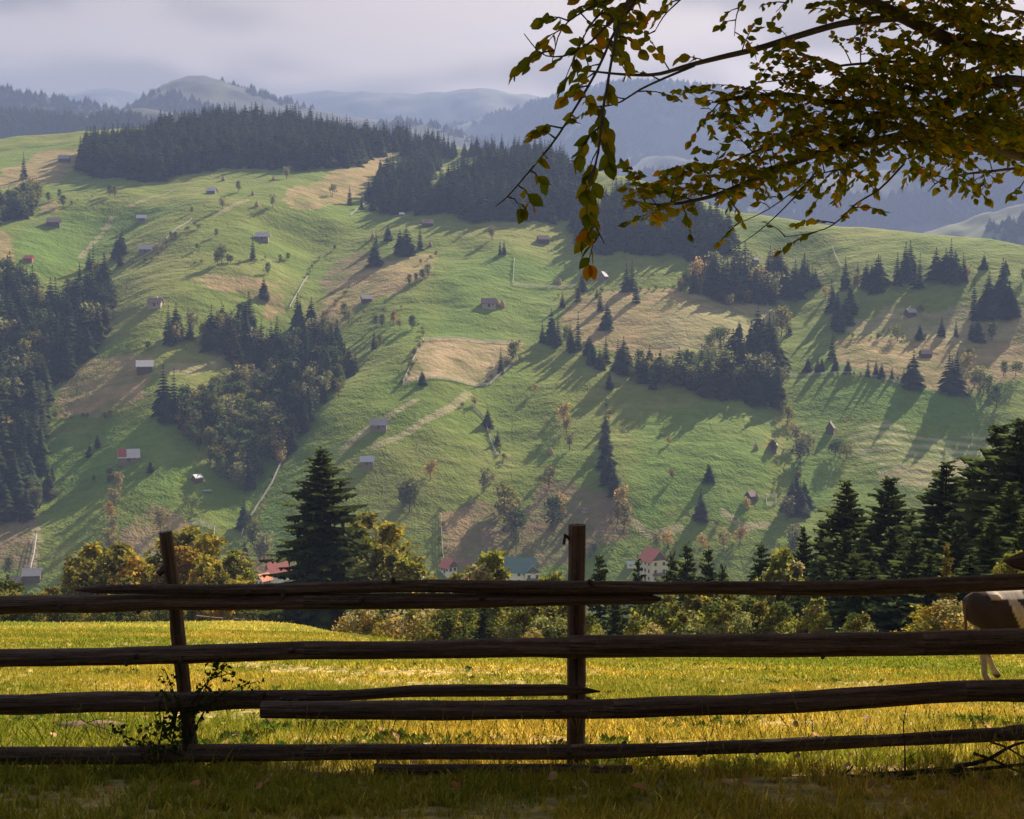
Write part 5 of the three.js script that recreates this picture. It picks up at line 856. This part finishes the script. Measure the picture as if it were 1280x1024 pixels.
  limb([[1280, 80, 10.5], [1230, 45, 10.1], [1180, 20, 9.8], [1130, 12, 9.5], [1085, 18, 9.3]], 0.018, 0.003, { every: 0.08, len: 0.5, size: 0.06, gold: 0.35 });
  limb([[1290, 100, 10.4], [1250, 140, 10], [1210, 160, 9.7], [1170, 170, 9.5], [1120, 180, 9.3]], 0.016, 0.003, { every: 0.065, len: 0.5, size: 0.066, gold: 0.3 });
  limb([[1290, 60, 10.4], [1240, 80, 10], [1180, 95, 9.6], [1120, 105, 9.3], [1060, 115, 9.1]], 0.016, 0.003, { every: 0.06, len: 0.5, size: 0.066, gold: 0.3 });
  limb([[1300, 20, 11], [1250, 10, 10.6], [1200, -5, 10.3], [1150, -15, 10]], 0.018, 0.004, { every: 0.065, len: 0.5, size: 0.06, gold: 0.4 });
  limb([[960, -40, 8.4], [935, -10, 8.3], [922, 15, 8.3], [918, 45, 8.2]], 0.007, 0.002, { every: 0.1, len: 0.18, size: 0.06, gold: 0.3, fork: false, droop: 1 });
  limb([[1010, -20, 8.8], [985, 0, 8.7], [970, 15, 8.7]], 0.006, 0.002, { every: 0.12, len: 0.2, size: 0.05, gold: 0.5, fork: false });
  limb([[880, -30, 7.5], [850, 0, 7.4], [830, 20, 7.3], [818, 40, 7.3]], 0.006, 0.002, { every: 0.12, len: 0.18, size: 0.06, gold: 0.36, fork: false, droop: 1 });
  limb([[1060, 210, 9.3], [1020, 220, 9.1], [960, 262, 8.9], [910, 285, 8.8]], 0.006, 0.002, { every: 0.2, len: 0.2, size: 0.06, gold: 0.36, fork: false });
  mesh('twig', twigs.build(false), bark, beech);
  // the rest of the crown, above and beside the view, that shades the fence
  const lands = (w) => { const h = w.y + 0.12 * 7 + 2, t = (h + 0.9) / Math.tan(SUN_EL); return -w.z - t * Math.cos(SUN_AZ); };
  const free = (w, m) => w.z > -0.5 ? w.y > 2.2 : w.y / -w.z > m || w.x / -w.z > 0.40;
  for (let k = 0; k < 110; k++) {
    const a = k * 2.4, q = Math.sqrt((k + 0.5) / 110), e = V(4.2 + Math.cos(a) * q * 8.6, 6.0 + 2.8 * (R() - 0.4) + 1.4 * (1 - q), -11.5 + Math.sin(a) * q * 11);
    if (!free(e, 0.285) || lands(e) > 9.2 || e.y < 2.4) continue;
    const p0 = V(0, 5.5 + 4 * R(), -0.3), r = rel(e), c = new THREE.CatmullRomCurve3([p0, p0.clone().lerp(r, 0.5).add(V(0, 0.9, 0)), r]);
    mesh('limb', new Shape().tube(c.getPoints(12), [0.045, 0.008], 6, 0.1, k).build(false), bark, beech);
    for (let n = 0; n < 340; n++) { const u = 0.42 + 0.6 * Math.sqrt(R()), o = c.getPointAt(Math.min(1, u)).add(V((R() - 0.5) * 2.2, (R() - 0.5) * 1.3, (R() - 0.5) * 2.2)), w = o.clone().add(base); if (!free(w, 0.262) || lands(w) > 7.7 + 2.2 * noise(w.x * 0.7, w.z * 0.7)) continue; shade.push(o); }
  }
  // 300 leaves that show largest, each a part; the rest one mass
  const M = new THREE.Matrix4(), Q = new THREE.Quaternion(), C = new THREE.Color(), yAxis = V(0, 1, 0);
  const place = (l) => { Q.setFromUnitVectors(yAxis, l.dir).multiply(new THREE.Quaternion().setFromAxisAngle(yAxis, l.roll)); return M.compose(rel(l.p), Q, V(l.size, l.size, l.size)); };
  const seen = (l) => { const d = -l.p.z, x = l.p.x / d, y = l.p.y / d; return Math.abs(x) < 0.372 && y < 0.24 ? l.size / d : 0; };
  leaves.sort((a, b) => seen(b) - seen(a));
  const leafLook = (c) => new THREE.MeshPhysicalMaterial({ color: c, roughness: 1, specularIntensity: 0, transmission: 0.66, thickness: 0, side: THREE.DoubleSide });
  const looks = HUES.map((h) => leafLook(rgb(...h)));
  for (const l of leaves.slice(0, 300)) { const m = mesh('leaf', beechLeafGeo, looks[HUES.indexOf(l.hue)], beech); place(l).decompose(m.position, m.quaternion, m.scale); }
  const rest = leaves.slice(300), im = new THREE.InstancedMesh(beechLeafGeo, leafLook(rgb(1, 1, 1)), rest.length);
  rest.forEach((l, i) => { im.setMatrixAt(i, place(l)); im.setColorAt(i, C.setRGB(l.hue[0] * l.k, l.hue[1] * l.k, l.hue[2])); });
  im.name = 'foliage'; im.castShadow = im.receiveShadow = true; im.userData.kind = 'stuff'; im.userData.label = 'mass of smaller golden green leaves'; beech.add(im);
  { // sprigs of the high crown
    const g = []; for (let k = 0; k < 9; k++) { const q = beechLeafGeo.clone(); q.scale(0.1, 0.1, 0.1); q.rotateX(1.2 + R()); q.rotateY(R() * 6.28); q.translate((R() - 0.5) * 0.3, (R() - 0.5) * 0.16, (R() - 0.5) * 0.3); g.push(q); }
    const hi = new THREE.InstancedMesh(mergeGeometries(g), leafLook(rgb(1, 1, 1)), shade.length);
    shade.forEach((p, i) => { Q.setFromEuler(new THREE.Euler(R() - 0.5, R() * 6, R() - 0.5)); hi.setMatrixAt(i, M.compose(p, Q, V(1, 1, 1).multiplyScalar(1.15 + 0.6 * R()))); const h = HUES[Math.floor(R() * 4)]; hi.setColorAt(i, C.setRGB(...h)); });
    hi.name = 'high_foliage'; hi.castShadow = hi.receiveShadow = true; hi.userData.kind = 'stuff'; hi.userData.label = 'leaves of the high crown'; beech.add(hi);
  }
  console.log('beech leaves', leaves.length, 'sprigs', shade.length);
}

// ---------------------------------------------------------------- small things at the fence
{ // thorny shrub growing through the fence at the leaning post
  const p0 = at(222, 955, 8.75), o = V(p0.x, ground(p0.x, p0.z), p0.z), sh = thing('shrub', 'small dark leafy shrub growing through the fence at the leaning post', 'shrub', o), R = rng(71), st = new Shape(), lf = new Shape();
  const stems = [[[232, 940], [228, 900], [215, 860], [205, 835]], [[232, 940], [240, 905], [252, 870], [270, 838], [282, 828]], [[235, 930], [262, 880], [290, 862], [322, 852]], [[228, 945], [205, 915], [200, 880], [212, 850]], [[230, 945], [190, 930], [165, 925], [140, 910]], [[240, 945], [215, 905], [180, 915]], [[240, 880], [262, 850], [284, 842], [262, 832]], [[215, 930], [222, 890], [232, 868]], [[205, 900], [198, 930], [185, 950]]];
  for (const q of stems) {
    const dz = 0.25 * (R() - 0.3), c = new THREE.CatmullRomCurve3(q.map(([a, b], k) => at(a, b, 8.62 - dz * (k + 1) / 3).sub(o))), pts = c.getPoints(18); st.tube(pts, [0.006, 0.002], 5, 0, 0, false);
    for (let k = 2; k <= 18; k++) for (let m = 0; m < 4; m++) { if (R() < 0.35) continue; const u = V(R() - 0.5, R() - 0.6, R() - 0.5).normalize(), w = V(R() - 0.5, R() - 0.5, R() - 0.5).cross(u).normalize(), sz = 0.028 + 0.022 * R(), kk = 0.7 + 0.6 * R(); lf.col = [0.05 * kk, 0.075 * kk, 0.016 * kk]; lf.card(pts[k].clone().add(V((R() - 0.5) * 0.08, (R() - 0.5) * 0.08, (R() - 0.5) * 0.08)), u.multiplyScalar(sz), w.multiplyScalar(sz * 0.4), sz * 0.1); }
  }
  mesh('stem', st.build(false), barkMat, sh); mesh('foliage', lf.build(), leafMat, sh);
}
function brush(name, label, px, py, d, sticks, seed, mat = barkMat) { // loose sticks in the grass
  const p = at(px, py, d), o = V(p.x, ground(p.x, p.z), p.z), R = rng(seed), t = thing(name, label, 'branches', o);
  for (const [a, b, c, e, r] of sticks) { const q = [0, 0.35, 0.7, 1].map((u) => { const m = at(lerp(a, c, u), lerp(b, e, u), d); return V(m.x - o.x, Math.max(m.y - o.y, ground(m.x, m.z) - o.y + 0.01) + 0.015 * (R() - 0.5), 0.1 * (R() - 0.5)); }); mesh('stick', new Shape().tube(new THREE.CatmullRomCurve3(q).getPoints(10), [r, r * 0.4], 5, 0.2, a).build(false), mat, t); }
}
brush('branch_pile', 'pile of dead branches on the grass beside the low rail end', 1190, 962, 8.3, [[1090, 968, 1290, 955, 0.02], [1195, 962, 1300, 925, 0.016], [1060, 975, 1180, 962, 0.008], [1100, 985, 1200, 990, 0.01], [1040, 978, 1065, 955, 0.012], [1150, 960, 1240, 985, 0.008], [1220, 945, 1290, 968, 0.01], [1240, 930, 1300, 955, 0.008], [1120, 962, 1150, 990, 0.006], [1200, 985, 1300, 968, 0.03], [1160, 978, 1110, 996, 0.006]], 5);
brush('dead_stalk', 'thin dead upright stalk standing in front of the low rails', 1132, 975, 8.35, [[1134, 975, 1131, 880, 0.006], [1132, 930, 1160, 915, 0.003], [1132, 905, 1118, 890, 0.003], [1133, 945, 1150, 935, 0.003]], 6);
brush('dry_twig', 'bare grey twig lying low beside the leaning post shrub', 120, 905, 9.2, [[98, 900, 138, 915, 0.004], [110, 902, 140, 898, 0.003], [120, 908, 135, 925, 0.003]], 7);
{ // bare earth heap left by a mole
  const R = rng(81), mat = plain(0.13, 0.085, 0.05, { roughness: 1 });
  for (const [px, py, w, label] of [[112, 914, 0.42, 'brown molehill of bare earth left of the leaning post']]) {
    const r = at(px, py, 1); let d = 9; while (d < 60 && r.y * d > ground(r.x * d, -d)) d += 0.05;
    const s = new Shape(), n = 18, c = s.v(0, 0.05, 0), rings = [0.35, 0.7, 1].map((q) => Array.from({ length: n }, (_, k) => { const a = k / n * 6.283, m = w * q * (0.8 + 0.4 * R()), x = Math.cos(a) * m, z = Math.sin(a) * m * 0.7; return s.v(x, (q < 1 ? 0.05 * (1 - q) + 0.05 * R() : -0.06) + ground(r.x * d + x, -d + z) - ground(r.x * d, -d), z); }));
    for (let k = 0; k < n; k++) { const q = (k + 1) % n; s.tri(c, rings[0][q], rings[0][k]); for (const m of [0, 1]) s.quad(rings[m][k], rings[m][q], rings[m + 1][q], rings[m + 1][k]); }
    const m = mesh('molehill', s.build(false), mat); m.position.set(r.x * d, ground(r.x * d, -d) + 0.02, -d); add(m, 'molehill'); tag(m, label, 'earth');
  }
}
{ // fallen leaves in the shade and on the grass
  const R = rng(91), mats = [[0.34, 0.13, 0.03], [0.26, 0.12, 0.05], [0.4, 0.24, 0.1], [0.2, 0.09, 0.04]].map((c) => plain(...c));
  for (let k = 0; k < 95; k++) {
    const d = 7.2 + 9 * R() * R(), x = (R() * 2 - 1) * d * 0.37, m = mesh('fallen_leaf', beechLeafGeo, mats[k % 4]); const s = 0.06 + 0.04 * R();
    m.position.set(x, ground(x, -d) + 0.06 + 0.05 * R(), -d); m.rotation.set(1.2 + R() * 0.8, R() * 6, R() * 0.8); m.scale.setScalar(s); add(m, 'fallen_leaf'); tag(m, 'dry rust brown leaf fallen into the meadow grass', 'leaf', 'fallen leaves in the grass');
  }
}

renderer.setSize(1280, 1024);
renderer.render(scene, camera);
